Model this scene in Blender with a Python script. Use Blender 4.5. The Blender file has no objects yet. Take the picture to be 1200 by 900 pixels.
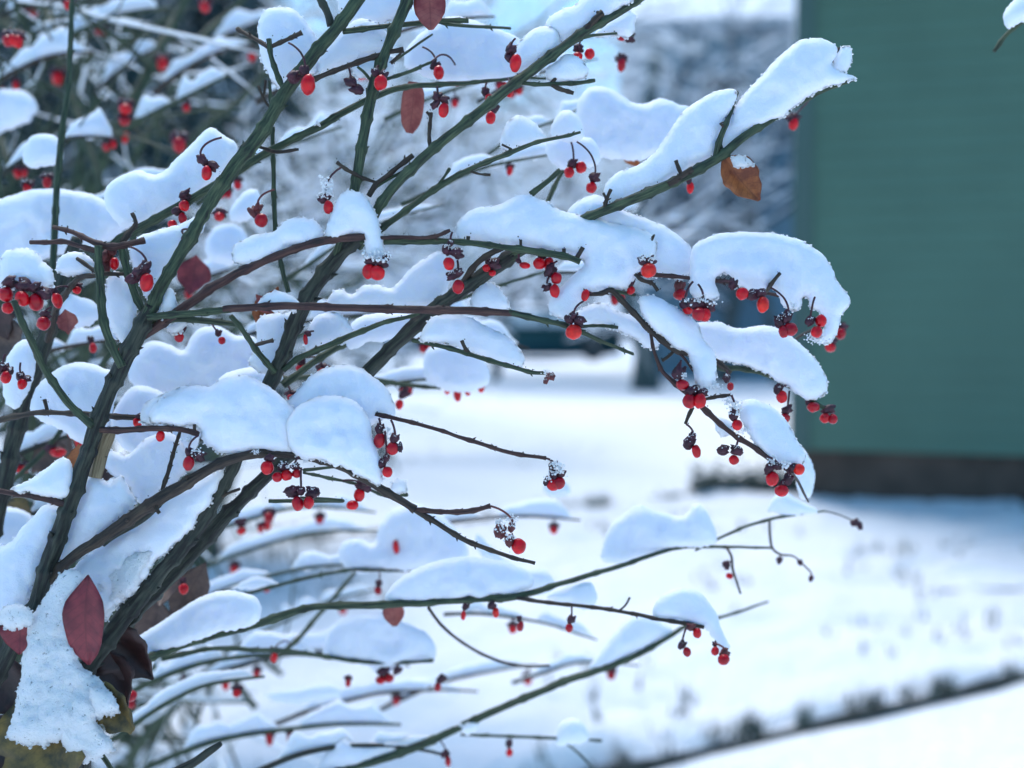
import bpy, bmesh, math, random
import numpy as np
from mathutils import Vector, Matrix, noise
from mathutils.geometry import delaunay_2d_cdt

R = math.radians
scene = bpy.context.scene
COL = scene.collection

# ------------------------------------------------------------------ camera, world, light, exposure
FPX = 1200.0
PITCH = math.atan(65 / 1200.0)
CAMZ = 1.1
FOCUS = 0.46
cam_d = bpy.data.cameras.new('camera')
cam = bpy.data.objects.new('camera', cam_d)
COL.objects.link(cam)
cam.location = (0, 0, CAMZ)
cam.rotation_euler = (math.pi / 2 - PITCH, 0, 0)
cam_d.sensor_width = 36
cam_d.lens = 36
cam_d.clip_start = 0.02
cam_d.clip_end = 1500
cam_d.dof.use_dof = True
cam_d.dof.focus_distance = FOCUS + 0.005
cam_d.dof.aperture_fstop = 5.0
cam_d.dof.aperture_blades = 0
scene.camera = cam

SUN_EL, SUN_AZ = R(66), R(-20)      # azimuth from +Y towards +X
w = bpy.data.worlds.new('World')
scene.world = w
w.use_nodes = True
nt = w.node_tree
nt.nodes.clear()
sky = nt.nodes.new('ShaderNodeTexSky')
sky.sky_type = 'NISHITA'
sky.sun_disc = False
sky.sun_elevation = SUN_EL
sky.sun_rotation = SUN_AZ
sky.air_density = 1.0
sky.dust_density = 1.2
sky.ozone_density = 1.0
hs = nt.nodes.new('ShaderNodeHueSaturation')
hs.inputs['Saturation'].default_value = 1.35
hs.inputs['Hue'].default_value = 0.485
bg = nt.nodes.new('ShaderNodeBackground')
bg.inputs['Strength'].default_value = 0.15
out = nt.nodes.new('ShaderNodeOutputWorld')
nt.links.new(sky.outputs[0], hs.inputs['Color'])
nt.links.new(hs.outputs[0], bg.inputs['Color'])
nt.links.new(bg.outputs[0], out.inputs['Surface'])

sd = bpy.data.lights.new('sun', 'SUN')
sd.energy = 1.5
sd.angle = R(25)
sd.color = (1.0, 0.985, 0.965)
sun = bpy.data.objects.new('sun', sd)
COL.objects.link(sun)
sdir = Vector((math.sin(SUN_AZ) * math.cos(SUN_EL), math.cos(SUN_AZ) * math.cos(SUN_EL), math.sin(SUN_EL)))
sun.rotation_euler = sdir.to_track_quat('Z', 'Y').to_euler()
sun.location = (0, 0, 12)

vs = scene.view_settings
vs.view_transform = 'Standard'
vs.look = 'None'
vs.gamma = 1
vs.use_curve_mapping = False
vs.exposure = 0.82
scene.render.engine = 'CYCLES'
scene.cycles.use_denoising = True
scene.cycles.max_bounces = 8
scene.cycles.diffuse_bounces = 4
scene.cycles.transparent_max_bounces = 8

# ------------------------------------------------------------------ helpers
CB = Matrix.Rotation(math.pi / 2 - PITCH, 3, 'X')


def P(px, py, d):
    """world point seen at photo pixel px,py (1200x900) at distance d along the camera axis"""
    return CB @ Vector(((px - 600) / FPX * d, (450 - py) / FPX * d, -d)) + Vector((0, 0, CAMZ))


def D(zcm):
    if zcm > 5: zcm = 5 + (zcm - 5) * 1.7
    return FOCUS + zcm * 0.01


def mesh_obj(name, verts, faces, mat=None, parent=None, smooth=True, uvs=None):
    me = bpy.data.meshes.new(name)
    me.from_pydata([tuple(v) for v in verts], [], faces)
    if uvs is not None:
        uvl = me.uv_layers.new(name='uv')
        idx = np.empty(len(me.loops), dtype=np.int32)
        me.loops.foreach_get('vertex_index', idx)
        arr = np.asarray(uvs, dtype=np.float32)[idx]
        uvl.data.foreach_set('uv', arr.ravel())
    if smooth:
        me.polygons.foreach_set('use_smooth', [True] * len(me.polygons))
    mats = mat if isinstance(mat, (list, tuple)) else [mat]
    for m in mats:
        if m:
            me.materials.append(m)
    me.update()
    o = bpy.data.objects.new(name, me)
    COL.objects.link(o)
    if parent:
        o.parent = parent
        o.matrix_parent_inverse = Matrix.Translation(parent.location).inverted() if parent.type == 'EMPTY' and not parent.rotation_euler.z else parent.matrix_world.inverted()
    return o


def empty(name, loc):
    o = bpy.data.objects.new(name, None)
    o.empty_display_size = 0.05
    o.location = loc
    COL.objects.link(o)
    return o


def tag(o, label=None, cat=None, group=None, kind=None):
    if label: o['label'] = label
    if cat: o['category'] = cat
    if group: o['group'] = group
    if kind: o['kind'] = kind
    return o


def catmull(pts, step, closed=False):
    """pts: n x k array; resampled at ~step of the first two (or three) coords"""
    p = np.asarray(pts, float)
    n = len(p)
    res = []
    rng = range(n if closed else n - 1)
    for i in rng:
        if closed:
            a, b, c, d = p[(i - 1) % n], p[i], p[(i + 1) % n], p[(i + 2) % n]
        else:
            b, c = p[i], p[i + 1]
            a = p[i - 1] if i > 0 else 2 * b - c
            d = p[i + 2] if i + 2 < n else 2 * c - b
        L = np.linalg.norm((c - b)[:2 if len(b) < 5 else 3])
        k = max(1, int(math.ceil(L / step)))
        # centripetal-ish damping of tangents
        m1 = (c - a) * 0.5
        m2 = (d - b) * 0.5
        l1 = np.linalg.norm(m1[:3]); l2 = np.linalg.norm(m2[:3]); lb = np.linalg.norm((c - b)[:3])
        if l1 > 1.2 * lb and l1 > 0: m1 = m1 * (1.2 * lb / l1)
        if l2 > 1.2 * lb and l2 > 0: m2 = m2 * (1.2 * lb / l2)
        for j in range(k):
            t = j / k
            t2, t3 = t * t, t * t * t
            res.append((2 * t3 - 3 * t2 + 1) * b + (t3 - 2 * t2 + t) * m1 + (-2 * t3 + 3 * t2) * c + (t3 - t2) * m2)
    if not closed:
        res.append(p[-1])
    return np.array(res)


class MB:
    def __init__(self):
        self.v = []; self.f = []; self.uv = []

    def tube(self, pts, rad, sides=6, ridge=0.0, cap=True, flat=1.0, seed=0.0):
        pts = [Vector(p) for p in pts]
        n = len(pts)
        if n < 2: return
        base = len(self.v)
        t = (pts[1] - pts[0]).normalized()
        ref = Vector((0, 0, 1)) if abs(t.z) < 0.9 else Vector((0, 1, 0))
        u = t.cross(ref).normalized()
        L = seed
        for i in range(n):
            if i: L += (pts[i] - pts[i - 1]).length
            tt = (pts[min(i + 1, n - 1)] - pts[max(i - 1, 0)])
            if tt.length > 1e-9: t = tt.normalized()
            u = (u - t * u.dot(t))
            if u.length < 1e-6: u = t.orthogonal()
            u.normalize()
            b = t.cross(u)
            r = rad[i] if hasattr(rad, '__len__') else rad
            for s in range(sides):
                a = 2 * math.pi * s / sides
                rr = r
                if ridge:
                    rr = r * (1 + ridge * (0.6 * math.cos(4 * a + L * 12) + noise.noise(Vector((math.cos(a) * 1.3, math.sin(a) * 1.3 + seed, L * 110))) * 1.3))
                self.v.append(pts[i] + (u * math.cos(a) + b * math.sin(a) * flat) * rr)
                self.uv.append((s / sides if s <= sides / 2 else 1 - s / sides, L))
        for i in range(n - 1):
            for s in range(sides):
                a = base + i * sides + s
                b2 = base + i * sides + (s + 1) % sides
                self.f.append((a, b2, b2 + sides, a + sides))
        if cap:
            self.f.append(tuple(base + s for s in reversed(range(sides))))
            self.f.append(tuple(base + (n - 1) * sides + s for s in range(sides)))

    def blob(self, c, rx, ry, rz, seg=10, rings=6, rot=None, nz=0.0, seed=0, tip=0.0):
        base = len(self.v)
        c = Vector(c)
        for i in range(rings + 1):
            ph = math.pi * i / rings
            for s in range(seg):
                a = 2 * math.pi * s / seg
                p = Vector((math.sin(ph) * math.cos(a), math.sin(ph) * math.sin(a), math.cos(ph)))
                k = 1.0
                if nz: k += nz * noise.noise(p * 1.7 + Vector((seed * 7.1, seed * 3.3, 0)))
                if tip and p.z > 0: k += tip * p.z ** 3
                q = Vector((p.x * rx * k, p.y * ry * k, p.z * rz * k))
                if tip and p.z > 0: q.x *= 1 - 0.3 * p.z; q.y *= 1 - 0.3 * p.z
                if rot is not None: q = rot @ q
                self.v.append(c + q)
                self.uv.append((s / seg, i / rings))
        for i in range(rings):
            for s in range(seg):
                a = base + i * seg + s; b = base + i * seg + (s + 1) % seg
                if i == 0: self.f.append((a, a + seg, b + seg))
                elif i == rings - 1: self.f.append((a, a + seg, b))
                else: self.f.append((a, a + seg, b + seg, b))

    def box(self, lo, hi, m=None):
        base = len(self.v)
        for x in (lo[0], hi[0]):
            for y in (lo[1], hi[1]):
                for z in (lo[2], hi[2]):
                    p = Vector((x, y, z))
                    self.v.append(m @ p if m is not None else p)
                    self.uv.append((x, z))
        for f in ((0, 1, 3, 2), (4, 6, 7, 5), (0, 4, 5, 1), (2, 3, 7, 6), (0, 2, 6, 4), (1, 5, 7, 3)):
            self.f.append(tuple(base + k for k in f))

    def build(self, name, mat, parent=None, smooth=True):
        if not self.v: return None
        return mesh_obj(name, self.v, self.f, mat, parent, smooth, self.uv)


# ------------------------------------------------------------------ materials
def newmat(name):
    m = bpy.data.materials.new(name)
    m.use_nodes = True
    n = m.node_tree.nodes
    b = n['Principled BSDF']
    return m, m.node_tree, b


def simple(name, col, rough=0.6, spec=0.5, noise_amt=0.25, scale=40, bump=0.0, bscale=200, metal=0.0):
    m, t, b = newmat(name)
    N = t.nodes
    tc = N.new('ShaderNodeTexCoord')
    nz = N.new('ShaderNodeTexNoise'); nz.inputs['Scale'].default_value = scale; nz.inputs['Detail'].default_value = 5
    t.links.new(tc.outputs['Object'], nz.inputs['Vector'])
    mr = N.new('ShaderNodeMapRange')
    mr.inputs[1].default_value = 0.3; mr.inputs[2].default_value = 0.7
    mr.inputs[3].default_value = 1 - noise_amt; mr.inputs[4].default_value = 1 + noise_amt
    t.links.new(nz.outputs[0], mr.inputs[0])
    mx = N.new('ShaderNodeVectorMath'); mx.operation = 'SCALE'
    mx.inputs[0].default_value = col[:3]
    t.links.new(mr.outputs[0], mx.inputs['Scale'])
    t.links.new(mx.outputs[0], b.inputs['Base Color'])
    b.inputs['Roughness'].default_value = rough
    b.inputs['Specular IOR Level'].default_value = spec
    b.inputs['Metallic'].default_value = metal
    if bump:
        nb = N.new('ShaderNodeTexNoise'); nb.inputs['Scale'].default_value = bscale; nb.inputs['Detail'].default_value = 4
        t.links.new(tc.outputs['Object'], nb.inputs['Vector'])
        bp = N.new('ShaderNodeBump'); bp.inputs['Strength'].default_value = bump; bp.inputs['Distance'].default_value = 0.5 / bscale
        t.links.new(nb.outputs[0], bp.inputs['Height'])
        t.links.new(bp.outputs[0], b.inputs['Normal'])
    return m


def snow_mat(name, sss=0.0, radius=0.01, bump=0.35, bscale=900, col=(0.86, 0.90, 0.96), specks=None):
    m, t, b = newmat(name)
    N = t.nodes
    b.inputs['Base Color'].default_value = (*col, 1)
    b.inputs['Roughness'].default_value = 0.65
    b.inputs['Specular IOR Level'].default_value = 0.3
    if sss:
        b.inputs['Subsurface Weight'].default_value = sss
        b.inputs['Subsurface Radius'].default_value = (0.8, 0.95, 1.2)
        b.inputs['Subsurface Scale'].default_value = radius
    tc = N.new('ShaderNodeTexCoord')
    n1 = N.new('ShaderNodeTexNoise'); n1.inputs['Scale'].default_value = bscale; n1.inputs['Detail'].default_value = 3; n1.inputs['Roughness'].default_value = 0.7
    t.links.new(tc.outputs['Object'], n1.inputs['Vector'])
    bp = N.new('ShaderNodeBump'); bp.inputs['Strength'].default_value = bump; bp.inputs['Distance'].default_value = 2.0 / bscale
    n3 = N.new('ShaderNodeTexNoise'); n3.inputs['Scale'].default_value = bscale * .28; n3.inputs['Detail'].default_value = 3
    t.links.new(tc.outputs['Object'], n3.inputs['Vector'])
    ad = N.new('ShaderNodeMath'); ad.operation = 'MULTIPLY_ADD'; ad.inputs[1].default_value = 1.6
    t.links.new(n3.outputs[0], ad.inputs[0]); t.links.new(n1.outputs[0], ad.inputs[2])
    t.links.new(ad.outputs[0], bp.inputs['Height'])
    t.links.new(bp.outputs[0], b.inputs['Normal'])
    if specks:
        n2 = N.new('ShaderNodeTexNoise'); n2.inputs['Scale'].default_value = specks[0]; n2.inputs['Detail'].default_value = 6; n2.inputs['Roughness'].default_value = 0.75
        t.links.new(tc.outputs['Object'], n2.inputs['Vector'])
        cr = N.new('ShaderNodeValToRGB')
        cr.color_ramp.elements[0].position = specks[1]; cr.color_ramp.elements[0].color = (*specks[2], 1)
        cr.color_ramp.elements[1].position = specks[1] + 0.06; cr.color_ramp.elements[1].color = (*col, 1)
        t.links.new(n2.outputs[0], cr.inputs[0])
        t.links.new(cr.outputs[0], b.inputs['Base Color'])
    return m


def bark_mat(name, c1, c2, c3, uvscale=(14, 320), ramp=(0.38, 0.5, 0.66), rough=0.7, bump=0.7):
    """long streaks along the stem, from the tube's own uv (round, along)"""
    m, t, b = newmat(name)
    N = t.nodes
    uv = N.new('ShaderNodeUVMap'); uv.uv_map = 'uv'
    mp = N.new('ShaderNodeMapping'); mp.inputs['Scale'].default_value = (uvscale[0], uvscale[1] * 0.25, 1)
    t.links.new(uv.outputs[0], mp.inputs[0])
    n1 = N.new('ShaderNodeTexNoise'); n1.inputs['Scale'].default_value = 1; n1.inputs['Detail'].default_value = 6; n1.inputs['Roughness'].default_value = 0.65
    t.links.new(mp.outputs[0], n1.inputs['Vector'])
    cr = N.new('ShaderNodeValToRGB')
    e = cr.color_ramp.elements
    e[0].position = ramp[0]; e[0].color = (*c1, 1)
    e[1].position = ramp[2]; e[1].color = (*c3, 1)
    x = e.new(ramp[1]); x.color = (*c2, 1)
    t.links.new(n1.outputs[0], cr.inputs[0])
    t.links.new(cr.outputs[0], b.inputs['Base Color'])
    b.inputs['Roughness'].default_value = rough
    bp = N.new('ShaderNodeBump'); bp.inputs['Strength'].default_value = bump; bp.inputs['Distance'].default_value = 0.0008
    t.links.new(n1.outputs[0], bp.inputs['Height'])
    t.links.new(bp.outputs[0], b.inputs['Normal'])
    return m


M = {}
M['snow'] = snow_mat('snow_on_branches', sss=0.8, radius=0.006, bump=0.3, bscale=1300, col=(0.76, 0.80, 0.885))
M['snow_rough'] = snow_mat('granular_snow', sss=0.4, radius=0.004, bump=1.0, bscale=1500, specks=(420, 0.33, (0.10, 0.12, 0.13)))
M['frost'] = snow_mat('frost_crystals', sss=0.5, radius=0.002, bump=0.6, bscale=3000)
M['snow_far'] = snow_mat('snow_on_trees', bump=0.2, bscale=30)
M['snow_ground'] = snow_mat('snow_on_ground', bump=0.5, bscale=25, col=(0.88, 0.915, 0.96))
M['snow_grass'] = snow_mat('snow_over_grass', bump=0.6, bscale=60, col=(0.86, 0.90, 0.955), specks=(14, 0.30, (0.42, 0.52, 0.56)))
M['green'] = bark_mat('green_bark', (0.008, 0.014, 0.009), (0.030, 0.052, 0.026), (0.075, 0.105, 0.052))
M['old'] = bark_mat('old_bark', (0.0054, 0.0061, 0.0054), (0.0238, 0.0306, 0.0218), (0.0612, 0.0680, 0.0476), uvscale=(11, 200), ramp=(0.42, 0.52, 0.68), bump=1.0)
M['red'] = bark_mat('reddish_bark', (0.0136, 0.0068, 0.0068), (0.0510, 0.0190, 0.0177), (0.0952, 0.0476, 0.0340))
M['brown'] = bark_mat('brown_bark', (0.0102, 0.0068, 0.0054), (0.0340, 0.0218, 0.0150), (0.0680, 0.0510, 0.0306))
M['broken'] = bark_mat('broken_wood', (0.12, 0.08, 0.04), (0.25, 0.19, 0.11), (0.35, 0.29, 0.18), uvscale=(20, 150))
M['treebark'] = simple('tree_bark', (0.085, 0.11, 0.115), 0.9, noise_amt=0.5, scale=9, bump=0.5, bscale=20)
M['twigbark'] = simple('dark_twigs', (0.045, 0.055, 0.06), 0.9, noise_amt=0.3, scale=6)
M['needle'] = simple('conifer_needles', (0.010, 0.045, 0.052), 0.7, noise_amt=0.5, scale=8)
M['husk'] = simple('seed_husk', (0.045, 0.006, 0.016), 0.55, noise_amt=0.6, scale=350, bump=0.8, bscale=900)
M['husk_brown'] = simple('brown_seed_husk', (0.12, 0.022, 0.022), 0.55, noise_amt=0.5, scale=350, bump=0.8, bscale=900)
M['stalk'] = simple('fruit_stalk', (0.12, 0.012, 0.035), 0.5, noise_amt=0.3, scale=400)


def berry_mat(name, col):
    m, t, b = newmat(name)
    N = t.nodes
    tc = N.new('ShaderNodeTexCoord')
    nz = N.new('ShaderNodeTexNoise'); nz.inputs['Scale'].default_value = 260; nz.inputs['Detail'].default_value = 3
    t.links.new(tc.outputs['Object'], nz.inputs['Vector'])
    cr = N.new('ShaderNodeValToRGB')
    cr.color_ramp.elements[0].position = 0.3; cr.color_ramp.elements[0].color = (col[0] * 0.55, col[1] * 0.4, col[2] * 0.8, 1)
    cr.color_ramp.elements[1].position = 0.62; cr.color_ramp.elements[1].color = (*col, 1)
    t.links.new(nz.outputs[0], cr.inputs[0])
    t.links.new(cr.outputs[0], b.inputs['Base Color'])
    b.inputs['Roughness'].default_value = 0.3
    b.inputs['Specular IOR Level'].default_value = 0.22
    b.inputs['Subsurface Weight'].default_value = 0.35
    b.inputs['Subsurface Radius'].default_value = (1.0, 0.15, 0.1)
    b.inputs['Subsurface Scale'].default_value = 0.0025
    b.inputs['Coat Weight'].default_value = 0.35
    b.inputs['Coat Roughness'].default_value = 0.07
    bp = N.new('ShaderNodeBump'); bp.inputs['Strength'].default_value = 0.25; bp.inputs['Distance'].default_value = 0.0006
    t.links.new(nz.outputs[0], bp.inputs['Height'])
    t.links.new(bp.outputs[0], b.inputs['Normal'])
    return m


M['berry'] = berry_mat('red_berry', (0.66, 0.001, 0.008))
M['berry_dark'] = berry_mat('dark_crimson_berry', (0.46, 0.001, 0.010))
M['berry_orange'] = berry_mat('orange_red_berry', (0.78, 0.016, 0.006))


def leaf_mat(name, c1, c2, vein):
    m, t, b = newmat(name)
    N = t.nodes
    tc = N.new('ShaderNodeTexCoord')
    nz = N.new('ShaderNodeTexNoise'); nz.inputs['Scale'].default_value = 110; nz.inputs['Detail'].default_value = 8; nz.inputs['Roughness'].default_value = .65
    t.links.new(tc.outputs['Object'], nz.inputs['Vector'])
    cr = N.new('ShaderNodeValToRGB')
    cr.color_ramp.elements[0].position = 0.38; cr.color_ramp.elements[0].color = (*c1, 1)
    cr.color_ramp.elements[1].position = 0.62; cr.color_ramp.elements[1].color = (*c2, 1)
    t.links.new(nz.outputs[0], cr.inputs[0])
    uv = N.new('ShaderNodeUVMap'); uv.uv_map = 'uv'
    sx = N.new('ShaderNodeSeparateXYZ')
    t.links.new(uv.outputs[0], sx.inputs[0])
    # midrib and side veins: u is -1..1 across, v along
    ab = N.new('ShaderNodeMath'); ab.operation = 'ABSOLUTE'; t.links.new(sx.outputs[0], ab.inputs[0])
    lt = N.new('ShaderNodeMath'); lt.operation = 'LESS_THAN'; lt.inputs[1].default_value = 0.05; t.links.new(ab.outputs[0], lt.inputs[0])
    ma = N.new('ShaderNodeMath'); ma.operation = 'MULTIPLY_ADD'; ma.inputs[1].default_value = -0.18; t.links.new(ab.outputs[0], ma.inputs[0]); t.links.new(sx.outputs[1], ma.inputs[2])
    ms = N.new('ShaderNodeMath'); ms.operation = 'MULTIPLY'; ms.inputs[1].default_value = 55; t.links.new(ma.outputs[0], ms.inputs[0])
    sn = N.new('ShaderNodeMath'); sn.operation = 'SINE'; t.links.new(ms.outputs[0], sn.inputs[0])
    gt = N.new('ShaderNodeMath'); gt.operation = 'GREATER_THAN'; gt.inputs[1].default_value = 0.94; t.links.new(sn.outputs[0], gt.inputs[0])
    mxx = N.new('ShaderNodeMath'); mxx.operation = 'MAXIMUM'; t.links.new(lt.outputs[0], mxx.inputs[0]); t.links.new(gt.outputs[0], mxx.inputs[1])
    fa = N.new('ShaderNodeMath'); fa.operation = 'MULTIPLY'; fa.inputs[1].default_value = 0.35; t.links.new(mxx.outputs[0], fa.inputs[0])
    mix = N.new('ShaderNodeMix'); mix.data_type = 'RGBA'
    t.links.new(fa.outputs[0], mix.inputs[0]); t.links.new(cr.outputs[0], mix.inputs[6]); mix.inputs[7].default_value = (*vein, 1)
    t.links.new(mix.outputs[2], b.inputs['Base Color'])
    b.inputs['Roughness'].default_value = 0.5
    bp = N.new('ShaderNodeBump'); bp.inputs['Strength'].default_value = 0.4; bp.inputs['Distance'].default_value = 0.0008
    t.links.new(nz.outputs[0], bp.inputs['Height'])
    t.links.new(bp.outputs[0], b.inputs['Normal'])
    return m


M['leaf_red'] = leaf_mat('red_leaf', (0.12, 0.009, 0.020), (0.24, 0.028, 0.038), (0.06, 0.006, 0.012))
M['leaf_pink'] = leaf_mat('pink_leaf', (0.20, 0.028, 0.03), (0.34, 0.09, 0.07), (0.12, 0.02, 0.02))
M['leaf_orange'] = leaf_mat('orange_leaf', (0.16, 0.035, 0.012), (0.42, 0.13, 0.035), (0.1, 0.02, 0.01))
M['leaf_dark'] = leaf_mat('dark_leaf', (0.022, 0.010, 0.010), (0.055, 0.022, 0.020), (0.02, 0.01, 0.01))
M['leaf_brown'] = leaf_mat('brown_leaf', (0.06, 0.035, 0.03), (0.13, 0.08, 0.06), (0.04, 0.02, 0.02))
M['leaf_ochre'] = leaf_mat('ochre_leaf', (0.05, 0.04, 0.018), (0.22, 0.14, 0.035), (0.08, 0.06, 0.02))

# ------------------------------------------------------------------ the ground
def grid_sheet(name, x0, x1, y0, y1, nx, ny, zf, mat, label=None):
    xs = np.linspace(x0, x1, nx); ys = np.linspace(y0, y1, ny)
    v = [(x, y, zf(x, y)) for y in ys for x in xs]
    f = [(j * nx + i, j * nx + i + 1, (j + 1) * nx + i + 1, (j + 1) * nx + i) for j in range(ny - 1) for i in range(nx - 1)]
    o = mesh_obj(name, v, f, mat)
    return o


g = mesh_obj('ground', [(-400, -30, -0.02), (400, -30, -0.02), (400, 800, -0.02), (-400, 800, -0.02)], [(0, 1, 2, 3)], M['snow_ground'])
tag(g, kind='structure')


def nz3(x, y, s, k=0.0):
    return noise.noise(Vector((x * s, y * s, k)))


road = grid_sheet('snowy_road', -45, 45, 4.2, 64.2, 181, 241,
                  lambda x, y: 0.004 + 0.05 * max(0, nz3(x, y, 0.5) + 0.2) + 0.012 * nz3(x, y, 3.1) + 0.03 * max(0, math.sin(y * 1.1 + x * 0.12)) ** 6, M['snow_ground'])
tag(road, kind='structure')
drive = grid_sheet('driveway', -6, 9, -2, 4.5, 90, 60, lambda x, y: 0.0 + 0.012 * nz3(x, y, 1.3), M['snow_ground'])
tag(drive, kind='structure')


def e_far(x): return 5.43 + (x + 0.54) * 0.67      # lawn's far edge
def e_near(x): return 2.59 + (x - 0.43) * 0.51     # lawn's near edge


# the lawn between the two edges, raised, with a ragged lip
NX, NY = 300, 110
lv, lf = [], []
for j in range(NY):
    t = j / (NY - 1)
    for i in range(NX):
        x = -9 + 20 * i / (NX - 1)
        ya = e_near(x) + 0.05 * nz3(x, 0, 3.0) + 0.02 * nz3(x, 5, 11)
        yb = e_far(x) + 0.06 * nz3(x, 9, 2.0)
        y = ya + (yb - ya) * t
        edge = min(1, t / 0.02, (1 - t) / 0.02)
        edge = math.sin(edge * math.pi / 2)
        z = -0.01 + edge * (0.046 + 0.040 * nz3(x, y, 2.2) + 0.036 * nz3(x, y, 6.5) + 0.012 * nz3(x, y, 16))
        lv.append((x, y, z))
for j in range(NY - 1):
    for i in range(NX - 1):
        a = j * NX + i
        lf.append((a, a + 1, a + NX + 1, a + NX))
lawn = mesh_obj('lawn', lv, lf, M['snow_grass'])
tag(lawn, kind='structure')

# exposed dark soil under the near lip
sb = MB()
soil_pts = []
soil = simple('dark_soil', (0.028, 0.035, 0.032), 0.95, noise_amt=0.6, scale=20)
for k in range(60):
    x = -2.5 + k * 0.12
    soil_pts.append((x, e_near(x) - 0.035 + 0.02 * nz3(x, 3, 4), 0.004))
sb.tube(soil_pts, [0.014 + 0.024 * max(0, nz3(k * 0.5, 0, 1) + 0.15) for k in range(60)], sides=6, flat=1.0)
for k in range(36):
    x = -1.4 + k * 0.11 + 0.05 * nz3(k, 1, .7)
    if nz3(x, 3, 2.1) < -.12: continue
    sb.tube([(x + q * .03, e_far(x + q * .03) - .035 + .012 * nz3(x + q, 1, 9), .045) for q in range(4)], [.004, .012, .011, .004], 5)
so = sb.build('soil_edge', soil)
tag(so, 'dark strip of bare soil along the snowy driveway edge', kind='stuff')

rnd = random.Random(5)
gb = MB()
gmat = simple('frozen_grass', (0.045, 0.085, 0.075), 0.8, noise_amt=0.5, scale=10)


def tuft(x, y, z, h, n, spread):
    for _ in range(n):
        a = rnd.uniform(0, 6.28); r = rnd.uniform(0, spread)
        bx, by = x + math.cos(a) * r, y + math.sin(a) * r
        l = h * rnd.uniform(0.6, 1.2); lean = rnd.uniform(0.1, 0.7) * l
        b2 = rnd.uniform(0, 6.28); ww = 0.0035
        base = len(gb.v)
        dx, dy = -math.sin(b2) * ww, math.cos(b2) * ww
        gb.v += [Vector((bx - dx, by - dy, z)), Vector((bx + dx, by + dy, z)), Vector((bx + math.cos(b2) * lean, by + math.sin(b2) * lean, z + l))]
        gb.uv += [(0, 0)] * 3
        gb.f.append((base, base + 1, base + 2))


for _ in range(230):
    x = rnd.uniform(-2.5, 5)
    if nz3(x, 7, 1.7) < -.1: continue
    tuft(x, e_near(x) - 0.01 + rnd.uniform(-0.02, 0.05), 0.0, 0.07, 9, 0.03)
for _ in range(900):
    x = rnd.uniform(-4, 6); k = rnd.random()
    if nz3(x, 2, 1.4) < 0.16 or rnd.random() < .4: continue
    tuft(x, e_far(x) + rnd.uniform(-0.10, 0.03), 0.03, 0.09, 7, 0.04)
for _ in range(1500):
    x = rnd.uniform(-4, 5); t = rnd.random()
    y = e_near(x) + (e_far(x) - e_near(x)) * t
    if nz3(x, y, 1.6, 4) < 0.2: continue
    tuft(x, y, 0.05, 0.055, 5, 0.03)
for _ in range(260):
    y = 6.5 + rnd.random() ** 1.5 * 18; x = rnd.uniform(-0.6, 0.5) * y
    tuft(x, y, 0.0, 0.05, 5, 0.04)
go = gb.build('grass', gmat, smooth=False)
tag(go, 'dark grass blades poking through the snow', kind='stuff')

# ------------------------------------------------------------------ the green house
hm = Matrix.Translation((1.80, 6.46, 0)) @ Matrix.Rotation(R(-15), 4, 'Z')
house = empty('green_house', (1.80, 6.46, 0))
tag(house, 'green clapboard house with a dark foundation beside the snowy lawn', 'house')
green = simple('green_siding', (0.074, 0.158, 0.114), 0.55, noise_amt=0.06, scale=2.2, bump=0.1, bscale=40)
found = simple('dark_foundation', (0.085, 0.060, 0.048), 0.9, noise_amt=0.35, scale=5, bump=0.6, bscale=30)
trim = simple('green_trim', (0.05, 0.105, 0.093), 0.5, noise_amt=0.05, scale=4)
b = MB(); b.box((0.03, 0.03, -0.05), (8, 8, 0.335), hm); b.build('foundation', found, house, False)
b = MB()
z = 0.335
prof = []
while z < 3.7:
    prof += [(z, 0.013), (z + 0.115, 0.004)]
    z += 0.115
base = 0
for (zz, oo) in prof:
    b.v += [hm @ Vector((0.0, -oo, zz)), hm @ Vector((8.0, -oo, zz))]; b.uv += [(0, zz), (8, zz)]
for i in range(len(prof) - 1):
    b.f.append((2 * i, 2 * i + 1, 2 * i + 3, 2 * i + 2))
base = len(b.v)
for (zz, oo) in prof:
    b.v += [hm @ Vector((-oo, 0.0, zz)), hm @ Vector((-oo, 8.0, zz))]; b.uv += [(0, zz), (8, zz)]
for i in range(len(prof) - 1):
    b.f.append((base + 2 * i + 1, base + 2 * i, base + 2 * i + 2, base + 2 * i + 3))
b.box((0.006, 0.006, 0.340), (7.99, 7.99, 3.7), hm)
b.build('siding', green, house, False)
b = MB(); b.box((-0.04, -0.04, 0.325), (0.075, 0.075, 3.69), hm); b.build('corner_board', trim, house, False)
b = MB(); b.box((-0.02, -0.65, 3.70), (8.5, 8.65, 3.86), hm); b.build('eave', trim, house, False)
b = MB()
for s in (0,):
    v0 = [(-0.03, -0.7, 3.863), (8.55, -0.7, 3.863), (8.55, 4, 5.8), (-0.03, 4, 5.8), (8.55, 8.7, 3.863), (-0.03, 8.7, 3.863)]
    b.v += [hm @ Vector(p) for p in v0]; b.uv += [(0, 0)] * 6
    b.f += [(0, 1, 2, 3), (3, 2, 4, 5), (0, 3, 5), (1, 4, 2), (0, 5, 4, 1)]
b.build('roof', M['snow_far'], house, False)

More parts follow.
